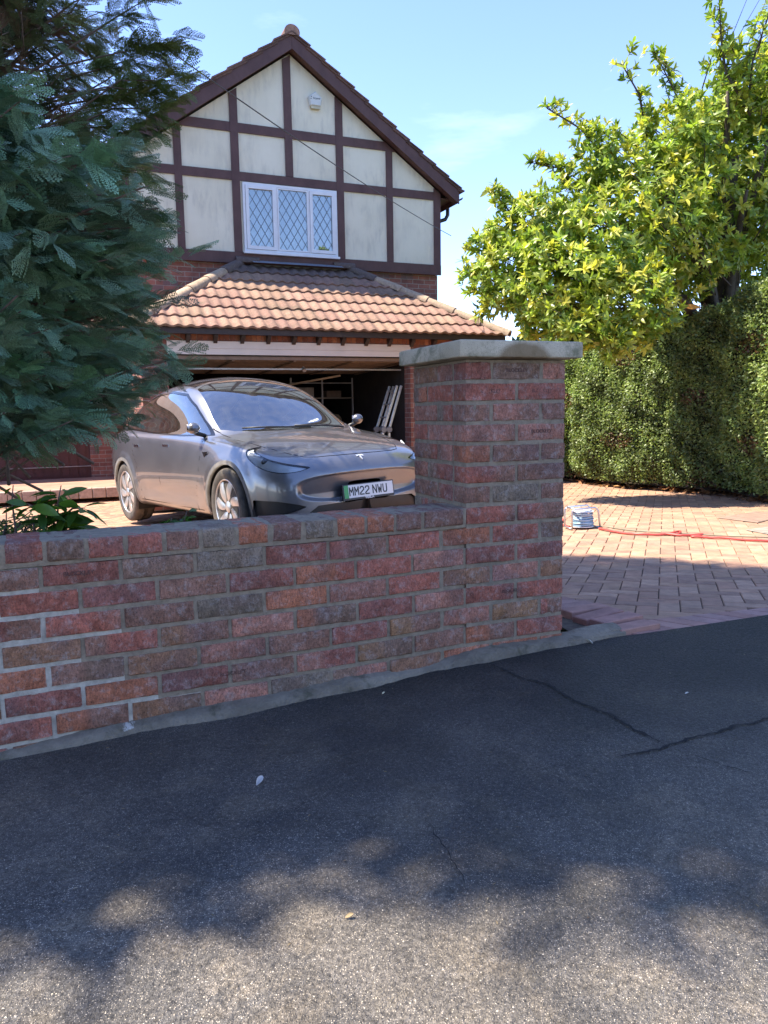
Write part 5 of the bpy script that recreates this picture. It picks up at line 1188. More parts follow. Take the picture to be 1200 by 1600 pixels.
for a, b in dead:
    for _ in range(7):
        f = rg.uniform(.2, 1); p = a + (b - a) * f; q_ = p + rg.normal(0, .13, 3); limbs2.append(((p, (p + q_) / 2 + rg.normal(0, .02, 3), q_), (.004, .003, .0015)))
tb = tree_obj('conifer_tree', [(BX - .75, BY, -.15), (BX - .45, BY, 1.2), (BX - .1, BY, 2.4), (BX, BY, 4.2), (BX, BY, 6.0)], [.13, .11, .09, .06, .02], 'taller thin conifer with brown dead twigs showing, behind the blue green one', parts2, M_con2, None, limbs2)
# --- tall dense tree outside the frame to the left; its crown shades the pavement and the wall
def blob_leaves(blobs, dens, tm, size, cols, flat=.0, surf=.75):
    P, D, Cc = [], [], []
    for (x, y, z, rx, ry, rz) in blobs:
        n = int(dens * rx * ry * rz ** .5 * 4); v = rg.normal(0, 1, (n, 3)); v /= np.linalg.norm(v, axis=1, keepdims=True); r = rg.uniform(surf, 1.03, n)[:, None] ** .6
        P.append(np.array([x, y, z]) + v * r * np.array([rx, ry, rz])); D.append(v + rg.normal(0, .6, (n, 3)))
    P, D = np.concatenate(P), np.concatenate(D); n = len(P); U = rg.normal(0, 1, (n, 3)) + np.array([0, 0, 1.0]); Fr = rot_frames(D, U, rg.uniform(-1, 1, n))
    cols = np.array(cols); Tn = cols[rg.integers(0, len(cols), n)] * rg.uniform(.75, 1.25, (n, 1)); return [scatter(tm, P, Fr, size * rg.uniform(.7, 1.3, n), Tn)]
def leaf_template(w=.38, fold=.10, curl=.15, n=5):
    V, F, T = [], [], []
    for i in range(n + 1):
        f = i / n; ww = w * .5 * math.sin(math.pi * min(1, f * .97 + .03)) ** .75 * (1.0 if f < .97 else .2); z = -curl * f * f; V += [(f, -ww, z + fold * ww * 2), (f, 0, z), (f, ww, z + fold * ww * 2)]; T += [1.02, .92, 1.02]
    for i in range(n): F += [(3 * i, 3 * i + 1, 3 * i + 4, 3 * i + 3), (3 * i + 1, 3 * i + 2, 3 * i + 5, 3 * i + 4)]
    return np.array(V, float), np.array(F), np.array(T, float)
LF = leaf_template(.34, .12, .22); LFs = leaf_template(.55, .12, .1, 2)
M_leafd = leaf_mat('dense_leaf', .5, .2)
OX_, OY_ = -4.6, 2.98
bl = []
for z in np.arange(3.0, 12.6, .55):
    R = 1.84 * min(1, (13.3 - z) / 3.2) * (1 if z > 3.6 else .8)
    for k in range(6): an = rg.uniform(0, 6.28); bl.append((OX_ + math.cos(an) * R * .55, OY_ + math.sin(an) * R * .55, z + rg.uniform(-.3, .3), R * .52, R * .52, .5))
tall = blob_leaves(bl, 520, LF, .16, [(.05, .09, .03), (.06, .11, .035), (.04, .075, .03)], surf=.1)
tree_obj('tall_tree', [(OX_, OY_, -.1), (OX_ + .1, OY_, 4), (OX_, OY_, 8), (OX_, OY_, 12)], [.25, .2, .13, .04], 'tall dense green tree standing in the garden left of the conifers', tall, M_leafd)
# --- yellow-green broadleaf tree above the hedge
def rosettes(pts, dirs, nl, size, cols):
    P, D, U, Sx, Tn = [], [], [], [], []
    for p, d in zip(pts, dirs):
        d = d / (np.linalg.norm(d) + 1e-9); e1 = np.cross(d, [.3, .5, .8]); e1 /= np.linalg.norm(e1); e2 = np.cross(d, e1); a0 = rg.uniform(0, 6.28); c_ = cols[rg.integers(len(cols))] * rg.uniform(.75, 1.25)
        for k in range(rg.integers(nl - 2, nl + 2)):
            an = a0 + k * 2.4; el = rg.uniform(.1, 1.5); dr = d * math.cos(el) + (e1 * math.cos(an) + e2 * math.sin(an)) * math.sin(el) + np.array([0, 0, -.12]); P.append(p - d * rg.uniform(0, .05)); D.append(dr); U.append(d + rg.normal(0, .25, 3)); Sx.append(size * rg.uniform(.65, 1.25)); Tn.append(c_ * rg.uniform(.85, 1.18))
    P, D, U, Sx, Tn = map(np.array, (P, D, U, Sx, Tn)); return scatter(LF, P, rot_frames(D, U, rg.normal(0, .25, len(P))), Sx, Tn)
GREENS = [np.array(c) for c in ((.33, .39, .06), (.43, .46, .08), (.22, .31, .05), (.52, .49, .08), (.14, .22, .035), (.29, .38, .06), (.38, .44, .07))]
def P3(px, py, D):  # rough placing aid: angles from the viewpoint to metres at range D
    return np.array([(px - 600) / 1191 * D, D, 1 + (640 - py) / 1191 * D + (px - 600) * .0165 * D / 1191])
TRK = np.array([4.9, 11.2])
def mag_blob(px, py, D, r, n):
    n = int(n * 2.2); c = P3(px, py, D); v = rg.normal(0, 1, (n, 3)); v /= np.linalg.norm(v, axis=1, keepdims=True); rr = rg.uniform(.35, 1.0, n)[:, None] ** .5 * r; rr *= (1 + .22 * np.sin(v[:, :1] * 5 + px) * np.sin(v[:, 2:3] * 6 + py)); p = c + v * rr * np.array([1, 1, .85]); return p, v + np.array([-.15, -.1, .55])
PT, DR_ = [], []
for (px, py, D, r, n) in ((800, 450, 9.6, .62, 150), (845, 370, 9.7, .60, 140), (880, 460, 9.2, .72, 200), (930, 400, 9.6, .85, 240), (975, 490, 9.0, .62, 170), (1000, 360, 10.0, .92, 260), (1050, 420, 10.4, .8, 200), (1090, 300, 10.8, 1.05, 260), (1150, 360, 11.4, 1.05, 260), (1190, 280, 11.2, 1.1, 260), (1040, 250, 10.0, .55, 120), (940, 280, 9.9, .50, 90), (840, 510, 9.2, .28, 40), (905, 525, 8.8, .33, 50), (955, 545, 8.7, .22, 22), (770, 390, 9.8, .30, 40), (1250, 400, 11.6, .9, 160), (1260, 300, 11.4, 1.1, 160), (1150, 215, 10.8, .6, 110), (1110, 360, 10.8, 1.1, 190), (1120, 440, 11.4, .85, 150), (1175, 420, 11.6, .8, 130), (1165, 180, 10.6, .5, 70), (1185, 110, 10.4, .35, 36), (1115, 150, 10.2, .30, 26), (1095, 240, 10.6, .6, 90)):
    p, v = mag_blob(px, py, D, r, n); PT.append(p); DR_.append(v)
# upright leading shoots with side twigs
limb = []
def shoot(pxs, D, step=6, spread=24, n=2, leafy=1.0):
    pts = [P3(px, py, D + dd) for px, py, dd in pxs]; limb.append((pts, np.linspace(.016, .004, len(pts)))); out_p, out_d = [], []
    for a, b in zip(pts[:-1], pts[1:]):
        Lb = np.linalg.norm(b - a); m_ = max(1, int(Lb * 1191 / D / step))
        for k in range(m_):
            for _ in range(n):
                if rg.random() > leafy: continue
                f = (k + rg.random()) / m_; base = a + (b - a) * f; off = rg.normal(0, 1, 3); off /= np.linalg.norm(off); off[2] = abs(off[2]) * .6; L = spread * D / 1191 * rg.uniform(.4, 1.2); e = base + off * L; out_p.append(e); out_d.append(off + np.array([0, 0, .6])); limb.append(([base, (base + e) / 2 + rg.normal(0, .01, 3), e], (.006, .005, .003)))
    out_p.append(pts[-1]); out_d.append(pts[-1] - pts[-2]); PT.append(np.array(out_p)); DR_.append(np.array(out_d))
shoot([(1150, 225, .3), (1112, 165, .2), (1103, 120, .1), (1098, 70, 0), (1100, 42, 0)], 9.8, spread=22, n=2)
shoot([(1145, 220, .3), (1150, 150, .1), (1168, 95, 0), (1186, 45, 0), (1200, 20, 0)], 9.8, spread=18, n=2, leafy=.6)
shoot([(1060, 230, .3), (1030, 175, .1), (1005, 130, 0)], 9.9, spread=18, n=2, leafy=.8)
shoot([(1000, 260, .3), (985, 190, .1), (960, 150, 0), (972, 130, 0)], 9.9, spread=18, n=2, leafy=.7)
shoot([(960, 300, .3), (900, 235, .1), (850, 205, 0), (848, 200, 0)], 9.7, spread=18, n=2, leafy=.9)
shoot([(900, 330, .3), (870, 290, .1), (826, 280, 0)], 9.7, spread=18, n=3)
shoot([(1200, 260, .3), (1195, 180, .1), (1210, 110, 0)], 9.9, spread=30, n=4)
shoot([(830, 390, .2), (775, 325, 0), (765, 318, 0)], 9.7, spread=16, n=3); shoot([(830, 470, .2), (760, 445, 0), (728, 430, 0)], 9.7, spread=18, n=3)
shoot([(930, 520, .2), (975, 545, -.2), (978, 560, -.3)], 8.8, spread=10, n=2)
# bare twigs against the sky
for pts in ([(1103, 70), (1090, 30), (1075, 5)], [(1120, 110), (1140, 60), (1152, 2)], [(1125, 120), (1160, 60), (1173, 15)], [(1140, 130), (1165, 70), (1160, 30)], [(1105, 60), (1106, 25), (1107, 5)], [(1150, 110), (1195, 70), (1215, 40)], [(1010, 140), (1040, 165), (1060, 180)], [(1120, 160), (1160, 130), (1195, 120)]):
    limb.append(([P3(x, y, 9.8) for x, y in pts], (.004, .003, .0015)))
PT, DR_ = np.concatenate(PT), np.concatenate(DR_)
ex_ros = rosettes(PT, DR_, 8, .102, GREENS)
base_t = np.array([TRK[0], TRK[1], -.3])
for t_ in rg.permutation(len(PT))[:420]:
    e = PT[t_]; f = np.array([TRK[0], TRK[1], max(1.2, e[2] - 1.4)]); mid_ = (e + f) / 2 + np.array([0, 0, .25]) + rg.normal(0, .12, 3); q1 = e + (mid_ - e) * .45 + rg.normal(0, .05, 3); limb.append(([q1, e], (.010, .004)))
for (px, py, D) in ((1115, 190, 10), (1000, 300, 10), (900, 400, 9.8), (850, 450, 9.8), (1180, 250, 10), (1060, 380, 9.6), (960, 470, 9.4), (1150, 330, 10)):
    e = P3(px, py, D); f = np.array([*TRK, 1.6]); limb.append(([f, f + (e - f) * .4 + np.array([0, 0, .5]), f + (e - f) * .75 + np.array([0, 0, .25]), e], (.10, .07, .045, .02)))
M_mag = leaf_mat('broad_glossy_leaf', .38, .42, .15, .5)
mt = tree_obj('broadleaf_tree', [tuple(base_t), (TRK[0], TRK[1], 1.2), (TRK[0] - .1, TRK[1] - .2, 2.6), (TRK[0] - .3, TRK[1] - .8, 4.2)], [.22, .18, .13, .07], 'yellow green broadleaf tree with large glossy leaves rising above the hedge', [ex_ros], M_mag, None, limb, limb_r=.05)
ylf = P3(1062, 497, 8.9); v_, f_, t_ = scatter(LF, ylf[None], rot_frames(np.array([[1., -.2, 0]]), np.array([[0, -1., .3]]), np.array([0.])), np.array([.19]), np.array([[.62, .28, .03]])); mesh_np('yellow_leaf', v_ - base_t, f_, M_mag, mt, tint=t_)
# --- clipped hedge along the right of the drive
HB_ = [(2.2, 14.8), (2.95, 12.5), (3.36, 11.6), (3.75, 11.0), (4.12, 10.5), (4.42, 9.9), (4.55, 9.1), (4.72, 8.0), (5.0, 6.8)]
HB_ = np.array(HB_); hs = np.concatenate([[0], np.cumsum(np.linalg.norm(np.diff(HB_, axis=0), axis=1))])
def hedge_pt(s_, h, th):
    """h 0..1 up the face, th = depth behind the face"""
    x = np.interp(s_, hs, HB_[:, 0]); y = np.interp(s_, hs, HB_[:, 1]); x2 = np.interp(s_ + .05, hs, HB_[:, 0]); y2 = np.interp(s_ + .05, hs, HB_[:, 1]); x1 = np.interp(s_ - .05, hs, HB_[:, 0]); y1 = np.interp(s_ - .05, hs, HB_[:, 1])
    tx, ty = x2 - x1, y2 - y1; l = np.hypot(tx, ty) + 1e-9; nx, ny = ty / l, -tx / l   # faces the drive
    nx, ny = -np.abs(nx), -np.abs(ny) * 1.0
    Htop = 2.30 + .13 * np.maximum(0, s_ - 3.5) + .06 * np.sin(s_ * 2.3)
    z0 = -.22; lump = .05 * np.sin(s_ * 2.1 + h * 3) + .045 * np.sin(s_ * 6.3 - h * 9) * np.sin(h * 7 + s_) + .035 * np.sin(s_ * 13 + h * 17) * np.sin(h * 21 - s_ * 5) + .10 * np.sin(h * 3.0) - .10 * (1 - np.minimum(1, h * 7)) 
    return np.stack([x + nx * (lump - th), y + ny * (lump - th), z0 + h * (Htop)], -1), np.stack([nx, ny, nx * 0], -1)
n = 98000; s_ = rg.uniform(.5, hs[-1], n); h_ = rg.uniform(.05, 1, n) ** .95; dep = np.abs(rg.normal(0, .05, n)) - .03
p_, nn_ = hedge_pt(s_, h_, dep)
# the top surface
n2 = 22000; s2 = rg.uniform(.5, hs[-1], n2); th2 = rg.uniform(0, .9, n2); p2, nn2 = hedge_pt(s2, np.full(n2, 1.0), th2); p2[:, 2] += .04 * np.sin(s2 * 9 + th2 * 8) + rg.normal(0, .035, n2) - .05 * (th2 < .08)
Pn = np.concatenate([p_, p2]); Dn = np.concatenate([nn_ * .6, nn2 * .2 + np.array([0, 0, 1])]) + rg.normal(0, .7, (n + n2, 3)); Un = np.concatenate([nn_, nn2 * .2 + np.array([0, 0, 1])]) + rg.normal(0, .5, (n + n2, 3)) + np.array([0, 0, .5])
cols = np.array([(.23, .31, .085), (.30, .38, .10), (.17, .24, .075), (.35, .41, .14), (.20, .28, .10)]); lum = (.85 + .35 * np.sin(Pn[:, 0] * 5 + Pn[:, 2] * 6) * np.sin(Pn[:, 1] * 4 - Pn[:, 2] * 5))[:, None]
Tn = cols[rg.integers(0, 5, n + n2)] * rg.uniform(.75, 1.3, (n + n2, 1)) * lum
br_ = (np.sin(Pn[:, 1] * 3.1 + 1.2) * np.sin(Pn[:, 2] * 5.2 + 2) > .80) & (rg.random(n + n2) < .5); Tn[br_] = np.array([.16, .085, .045])
v_, f_, t_ = scatter(LFs, Pn, rot_frames(Dn, Un, rg.normal(0, .3, n + n2)), .040 * rg.uniform(.6, 1.3, n + n2), Tn)
hg = empty('hedge', (3.75, 11.0, -.25), 0, 'clipped small-leaved green hedge along the right side of the brick drive', 'hedge'); ho = np.array([3.75, 11.0, -.25])
mesh_np('foliage', v_ - ho, f_, leaf_mat('hedge_leaf', .42, .36, .2, .5), hg, tint=t_)
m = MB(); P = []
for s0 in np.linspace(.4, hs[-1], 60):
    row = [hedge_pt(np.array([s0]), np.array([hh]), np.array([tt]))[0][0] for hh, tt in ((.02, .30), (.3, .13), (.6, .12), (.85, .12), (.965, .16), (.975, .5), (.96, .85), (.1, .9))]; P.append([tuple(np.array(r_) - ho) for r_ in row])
m.grid(P); m.build('shade_core', simple('hedge_inside', (.018, .022, .010), 1, var=.5, nscale=18), hg)  # solid dark core, colour stands in for shade between the leaves
m = MB()
for _ in range(260):
    s0 = rg.uniform(.6, hs[-1] - .1); p0 = hedge_pt(np.array([s0]), np.array([.0]), np.array([.22 + rg.uniform(0, .2)]))[0][0]; p1 = hedge_pt(np.array([s0 + rg.normal(0, .12)]), np.array([rg.uniform(.12, .3)]), np.array([rg.uniform(.05, .2)]))[0][0]; m.tube([tuple(p0 - ho), tuple((p0 + p1) / 2 - ho + rg.normal(0, .03, 3)), tuple(p1 - ho)], (.010, .008, .004), 5)
m.build('stems', M_twig, hg, smooth=True)
# soil strip and leaf litter under the hedge
P = [[tuple(hedge_pt(np.array([s0]), np.array([.0]), np.array([tt]))[0][0] * np.array([1, 1, 0]) + np.array([0, 0, zz])) for tt, zz in ((-.02, -.20), (.1, -.165), (.5, -.14), (1.2, -.12), (4, -.1))] for s0 in np.linspace(0, hs[-1] + .5, 50)]
m = MB(); m.grid([[(x, y, z + float(np.clip(.026 * (x + .64), 0, .08))) for x, y, z in r_] for r_ in P]); tag(recalc(m.build('hedge_bed', M_soil)), kind='structure')
n = 1500; s_ = rg.uniform(.3, hs[-1], n); th_ = rg.uniform(-.10, .40, n); p_, _ = hedge_pt(s_, np.zeros(n), th_); p_[:, 2] = Zd(p_[:, 0], p_[:, 1]) + .02 + np.clip(th_, 0, .1) * .6 + rg.uniform(0, .02, n)
Fr = rot_frames(rg.normal(0, 1, (n, 3)) * np.array([1, 1, .25]), np.tile([0, 0, 1.0], (n, 1)) + rg.normal(0, .4, (n, 3)), rg.normal(0, .5, n)); cols = np.array([(.26, .11, .04), (.19, .08, .03), (.33, .17, .06), (.12, .06, .03)])
v_, f_, t_ = scatter(LF, p_, Fr, .095 * rg.uniform(.6, 1.3, n), cols[rg.integers(0, 4, n)] * rg.uniform(.7, 1.3, (n, 1)))
M_litter = leaf_mat('dry_leaf', .7, .1); tag(mesh_np('leaf_litter', v_, f_, M_litter, tint=t_), 'brown dead leaves scattered in the gap under the hedge', 'leaf litter', kind='stuff')
# dark trees further off, between the house and the hedge and beyond it
far = empty('distant_tree', (5.2, 21, -.4), 0, 'dark green tree far behind, seen past the right corner of the garage', 'tree'); fo_ = np.array([5.2, 21, -.4])
v_, f_, t_ = join(blob_leaves([(4.4, 21, 1.9, 1.4, 1.2, 1.1), (5.8, 21.5, 2.1, 1.6, 1.3, 1.3), (7.0, 21, 2.4, 1.5, 1.3, 1.2), (5.2, 21, .9, 2.4, 1.4, 1.1), (3.7, 20.5, 1.0, .9, 1.0, 1.0)], 900, LFs, .17, [(.05, .085, .03), (.07, .11, .035), (.04, .07, .025)], surf=.2)); mesh_np('crown', v_ - fo_, f_, M_leafd, far, tint=t_)
m = MB(); m.tube([(0, 0, 0), (.1, 0, 1.3), (.2, 0, 2.4)], (.2, .16, .08), 10); m.build('trunk', M_bark, far, smooth=True)
# trees across the road behind the viewer: what the window and the car reflect
for i, (x, y, h, r) in enumerate(((-9, -22, 9, 3.6), (3, -24, 8, 3.8), (14, -21, 10, 4.2), (-20, -20, 8, 4.0))):
    bl = [(x + rg.uniform(-.5, .5) * r, y + rg.uniform(-.5, .5) * r, h * rg.uniform(.3, .9), r * .6, r * .6, r * .55) for _ in range(9)]
    lbl = ['round green tree across the road behind the viewer, left of the middle', 'green tree straight across the road behind the viewer', 'largest green tree across the road, on the viewer\'s far right', 'green tree across the road at the far left behind the viewer'][i]
    tree_obj('street_tree', [(x, y, -.42), (x + .2, y, 3), (x, y, h * .75)], [.35, .28, .1], lbl, blob_leaves(bl, 60, LFs, .42, [(.06, .10, .03), (.08, .13, .035), (.05, .08, .03)], surf=.2), M_leafd, 'trees across the road')
# --- small plants behind the wall
M_sap = leaf_mat('sapling_leaf', .35, .4, .15)
def small_plant(name, base, stems, size, cols, label, cat, tm=LF, nleaf=5, droop=.35, density=1.0):
    e_ = empty(name, base, 0, label, cat); o3 = np.array(base); m = MB(); P, D, U, Sx, Tn = [], [], [], [], []
    for st_ in stems:
        pts = [np.array(p) for p in st_]; m.tube([tuple(p - o3) for p in pts], np.linspace(.006, .002, len(pts)), 5)
        for a, b in zip(pts[:-1], pts[1:]):
            for k in range(int(nleaf * density)):
                f = rg.random(); an = rg.uniform(0, 6.28); d = np.array([math.cos(an), math.sin(an), rg.uniform(-droop * 1.6, .5)]); P.append(a + (b - a) * f + d * .012); D.append(d); U.append(np.array([0, 0, 1.0]) + rg.normal(0, .35, 3)); Sx.append(size * rg.uniform(.6, 1.2)); Tn.append(np.array(cols[rg.integers(len(cols))]) * rg.uniform(.75, 1.25))
    P, D, U, Sx, Tn = map(np.array, (P, D, U, Sx, Tn)); v, f, t = scatter(tm, P, rot_frames(D, U, rg.normal(0, .3, len(P))), Sx, Tn); mesh_np('leaves', v - o3, f, M_sap, e_, tint=t); m.build('stem', M_twig, e_, smooth=True); return e_
def G(px, py, D): p = P3(px, py, D); return tuple(p)
b0 = (-1.22, 2.95, .05)
small_plant('sapling', b0, [[b0, G(85, 800, 2.95), G(88, 765, 2.95), G(95, 738, 2.95)], [G(85, 805, 2.95), G(65, 780, 2.9), G(40, 765, 2.85)], [G(85, 795, 2.95), G(110, 775, 2.95), G(130, 775, 2.9)], [G(98, 815, 2.95), G(85, 812, 2.85), G(78, 818, 2.8)], [G(100, 810, 2.95), G(118, 815, 2.85), G(128, 825, 2.8)]], .11, [(.07, .15, .02), (.10, .19, .025), (.05, .11, .02), (.14, .24, .03)], 'leafy green sapling with broad drooping leaves just behind the wall on the left', 'sapling', nleaf=10)
b1 = (-1.0, 3.25, .05)
small_plant('seedling', (-.93, 3.2, .05), [[(-.93, 3.2, .05), G(262, 815, 3.2), G(285, 800, 3.2), G(290, 785, 3.2)], [G(262, 815, 3.2), G(240, 808, 3.2), G(232, 815, 3.2)], [G(262, 815, 3.2), G(265, 795, 3.2)], [G(262, 815, 3.2), G(300, 805, 3.15)]], .042, [(.06, .13, .02), (.09, .17, .03), (.04, .09, .02)], 'small green seedling behind the wall in front of the car door', 'plant', tm=LFs, nleaf=11)
st = []
b2 = (-1.62, 3.2, .05)
for _ in range(26):
    a = np.array(G(rg.uniform(-60, 60), 870, 3.1)); st.append([tuple(a), tuple(np.array(G(rg.uniform(-40, 80), rg.uniform(790, 830), 3.15))), tuple(np.array(G(rg.uniform(-30, 85), rg.uniform(765, 815), 3.2)))])
small_plant('small_leaved_shrub', b2, st, .030, [(.32, .42, .14), (.40, .48, .18), (.24, .33, .10)], 'low shrub with many tiny pale green leaves at the far left behind the wall', 'shrub', tm=LFs, nleaf=16)
small_plant('young_shoot', (-1.52, 3.1, .05), [[(-1.52, 3.1, .05), G(18, 800, 3.1), G(16, 760, 3.1), G(20, 735, 3.1)]], .045, [(.22, .32, .04), (.16, .27, .03)], 'thin upright yellow green shoot beside the small-leaved shrub', 'plant', nleaf=5)
# ================================================================== things on the drive and in the garage
def ZZ(x, y): return float(Zd(np.array(x, float), np.array(y, float)))
M_steel = simple('steel_tube', (.55, .57, .60), .3, .85, var=.08)
rx, ry = 1.745, 6.66; rz0 = ZZ(rx, ry)
reel = empty('hose_reel', (rx, ry, rz0), math.radians(8), 'open tubular steel reel wound with pale blue air line standing on the brick drive', 'hose reel')
m = MB()
for s_ in (-1, 1):
    m.tube([(-.125, s_ * .085, .012), (-.125, s_ * .085, .16), (-.105, s_ * .085, .185), (.085, s_ * .085, .195), (.112, s_ * .085, .17), (.135, s_ * .085, .012)], .0085, 8)
m.tube([(-.125, -.085, .012), (-.125, .085, .012)], .0085, 8); m.tube([(.135, -.085, .012), (.135, .085, .012)], .0085, 8); m.tube([(-.105, -.085, .185), (-.105, .085, .185)], .0085, 8)
m.build('reel_frame', M_steel, reel, smooth=True)
m = MB(); m.lathe([(.10, .022), (.10, .028), (.045, .030), (.045, .150), (.095, .152), (.095, .158)], (0.005, 0, 0), (0, 0, 1), 28); autosmooth(recalc(m.build('drum', simple('pale_drum', (.62, .66, .72), .4), reel)), 40)
m = MB()
for (r, z, t_) in ((.088, .040, (.25, .40, .52)), (.092, .056, (.30, .45, .56)), (.086, .072, (.22, .36, .48)), (.090, .088, (.30, .44, .55)), (.084, .104, (.26, .40, .50)), (.078, .120, (.42, .50, .56)), (.084, .136, (.33, .44, .52)), (.070, .165, (.60, .66, .70))):
    m.tube([(.005 + r * math.cos(a), r * math.sin(a), z + .003 * math.sin(a * 2 + z * 90)) for a in np.linspace(0, 2 * math.pi, 33)], .0082, 8, t_, cap=False)
m.build('air_line', tinted('air_line_blue', .35, 0, var=.1), reel, smooth=True)
def ground_tube(name, pts, r, mat, label, cat, wob=.004, sub=14, n=8):
    P = []; pts = [Vector((*p, 0)) for p in pts]
    for i in range(len(pts) - 1):
        p0, p1, p2, p3 = pts[max(i - 1, 0)], pts[i], pts[i + 1], pts[min(i + 2, len(pts) - 1)]
        for k in range(sub):
            t_ = k / sub; q_ = .5 * ((2 * p1) + (-p0 + p2) * t_ + (2 * p0 - 5 * p1 + 4 * p2 - p3) * t_ * t_ + (-p0 + 3 * p1 - 3 * p2 + p3) * t_ ** 3); P.append((q_.x, q_.y, ZZ(q_.x, q_.y) + r + .002 + wob * math.sin(i * 2.1 + t_ * 3) ** 2))
    m = MB(); m.tube(P, r, n); o_ = m.build(name, mat, None, smooth=True); return tag(o_, label, cat)
M_red = simple('red_hose', (.50, .075, .06), .4, var=.15)
ground_tube('air_hose', [(1.86, 6.52), (1.93, 6.27), (2.06, 6.09), (2.26, 6.05), (2.42, 6.17), (2.34, 6.02), (2.24, 6.09), (2.36, 5.97), (2.53, 5.99), (2.41, 5.90), (2.50, 5.86), (2.62, 5.80), (2.875, 5.66), (3.6, 5.45), (4.6, 5.6)], .0095, M_red, 'thick red air hose running right across the brick drive from the steel reel', 'hose')
ground_tube('thin_air_hose', [(1.66, 6.75), (1.62, 7.0), (1.75, 7.4), (1.65, 7.9), (1.2, 8.3)], .010, M_red, 'short length of red hose lying behind the gate pillar, left of the steel reel', 'hose')
ground_tube('power_cable', [(1.5, 7.0), (1.7, 6.85), (1.91, 6.70), (2.13, 6.30), (2.54, 6.02), (2.96, 5.84), (3.6, 5.75), (4.6, 5.9)], .0045, simple('grey_green_cable', (.16, .16, .11), .6), 'thin grey green cable lying on the drive beside the red hose', 'cable', wob=.002)
# inspection covers set in the drive
def cover(name, pts, label, col):
    m = MB(); c_ = np.mean(pts, axis=0); n = len(pts); V = [(x, y, ZZ(x, y) + .006) for x, y in pts] + [(c_[0] + (x - c_[0]) * .93, c_[1] + (y - c_[1]) * .93, ZZ(x, y) + .010) for x, y in pts]
    m.add(V, [(i, (i + 1) % n, (i + 1) % n + n, i + n) for i in range(n)] + [tuple(range(n, 2 * n))], col); o_ = recalc(m.build(name, tinted('cover_block', .85, .5, var=.3, nscale=14))); return tag(o_, label, 'drain cover')
cover('drain_cover', [(3.19, 7.23), (3.86, 7.86), (4.25, 7.55), (3.50, 6.90), (3.32, 6.70)], 'larger dusty reddish inspection cover set in the drive near the hedge', (.25, .165, .12))
cover('drain_cover', [(2.99, 6.24), (3.30, 6.43), (3.60, 6.25), (3.06, 5.99)], 'smaller pale grey inspection cover in the drive next to the red hose', (.25, .215, .17))
# --- garage contents, in the house frame
def hobj(m, name, mat, label, cat, group=None, smooth=False, org=None):
    o_ = recalc(m.build(name, mat, None, smooth=smooth)); o_.location = house.location; o_.rotation_euler = house.rotation_euler; return tag(o_, label, cat, group)
lad = empty('ladder', hw(0, 0, 0), YH, 'folded aluminium ladder leaning against the right side of the garage opening', 'ladder')
M_alu = simple('ladder_aluminium', (.62, .62, .60), .35, .7, var=.15, nscale=20)
gb = GF + .04
for j, (du, nn) in enumerate(((0, -1.45), (0, -1.15), (.07, -1.45), (.07, -1.15))):
    m = MB(); A = Vector((-1.50 + du, nn, 1.40)); Bq = Vector((-1.74 + du * 1.3, nn, .72)); d_ = (A - Bq).normalized(); nx_ = Vector((d_.z, 0, -d_.x)); m.obox((A + Bq) / 2, nx_, (0, 1, 0), d_, (.020, .014, (A - Bq).length / 2), bev=.004)
    Cq = Vector((-1.74 + du * 1.3 - .33, nn, gb)) if j < 2 else Vector((-1.65, nn, gb)); m.obox((Bq + Cq) / 2 - Vector((0, 0, .02)), Vector(((Bq - Cq).normalized().z, 0, -(Bq - Cq).normalized().x)), (0, 1, 0), (Bq - Cq).normalized(), (.020, .014, (Bq - Cq).length / 2 - .03), bev=.004); recalc(m.build('stile', M_alu, lad))
    m = MB(); m.lathe([(.045, -.022), (.05, -.015), (.05, .015), (.045, .022)], Bq, (0, 1, 0), 16); autosmooth(recalc(m.build('hinge', simple('hinge_grey', (.25, .25, .25), .5, .4), lad)))
for f in (.12, .42, .72, 1.05, 1.35):
    p = Vector((-1.50, -1.30, 1.40)).lerp(Vector((-1.74, -1.30, .72)), f) if f < 1 else Vector((-1.74, -1.3, .72)).lerp(Vector((-2.07, -1.3, gb)), (f - 1) * 2); m = MB(); m.obox(p, (1, 0, 0), (0, 1, 0), (0, 0, 1), (.014, .145, .012), bev=.003); recalc(m.build('rung', M_alu, lad))
M_shelf = simple('shelf_wood', (.36, .30, .24), .8, var=.2)
sh = empty('shelf_unit', hw(0, 0, 0), YH, 'pale shelving crowded with stored things inside the garage on the right', 'shelves')
for z in (.58, 1.25): m = MB(); m.box((-2.6, .75, z), (-1.40, 1.25, z + .02)); recalc(m.build('shelf', M_shelf, sh))
for u in (-2.58, -2.0, -1.42): m = MB(); m.box((u - .012, .752, gb), (u + .012, .778, 1.62)); recalc(m.build('upright', simple('white_post', (.5, .5, .5), .5), sh))
m = MB(); m.box((-2.6, .76, 1.52), (-1.42, .775, 1.535)); recalc(m.build('top_rail', sh.children[-1].data.materials[0], sh))
def sackm(c_, r, seed):
    rr = np.random.default_rng(seed); m = MB(); prof = [(.0, 0), (.8, .0), (1, .18), (1.02, .5), (.85, .8), (.5, .95), (.0, 1.0)]; V = []; n = 18
    P = [[(c_[0] + r[0] * pr * math.cos(a) * (1 + .10 * math.sin(a * 3 + i + seed)), c_[1] + r[1] * pr * math.sin(a) * (1 + .08 * math.sin(a * 5 + i)), c_[2] + r[2] * h + .02 * r[2] * math.sin(a * 4 + i * 2)) for a in np.linspace(0, 2 * math.pi, n)] for i, (pr, h) in enumerate(prof)]; m.grid(P); return m
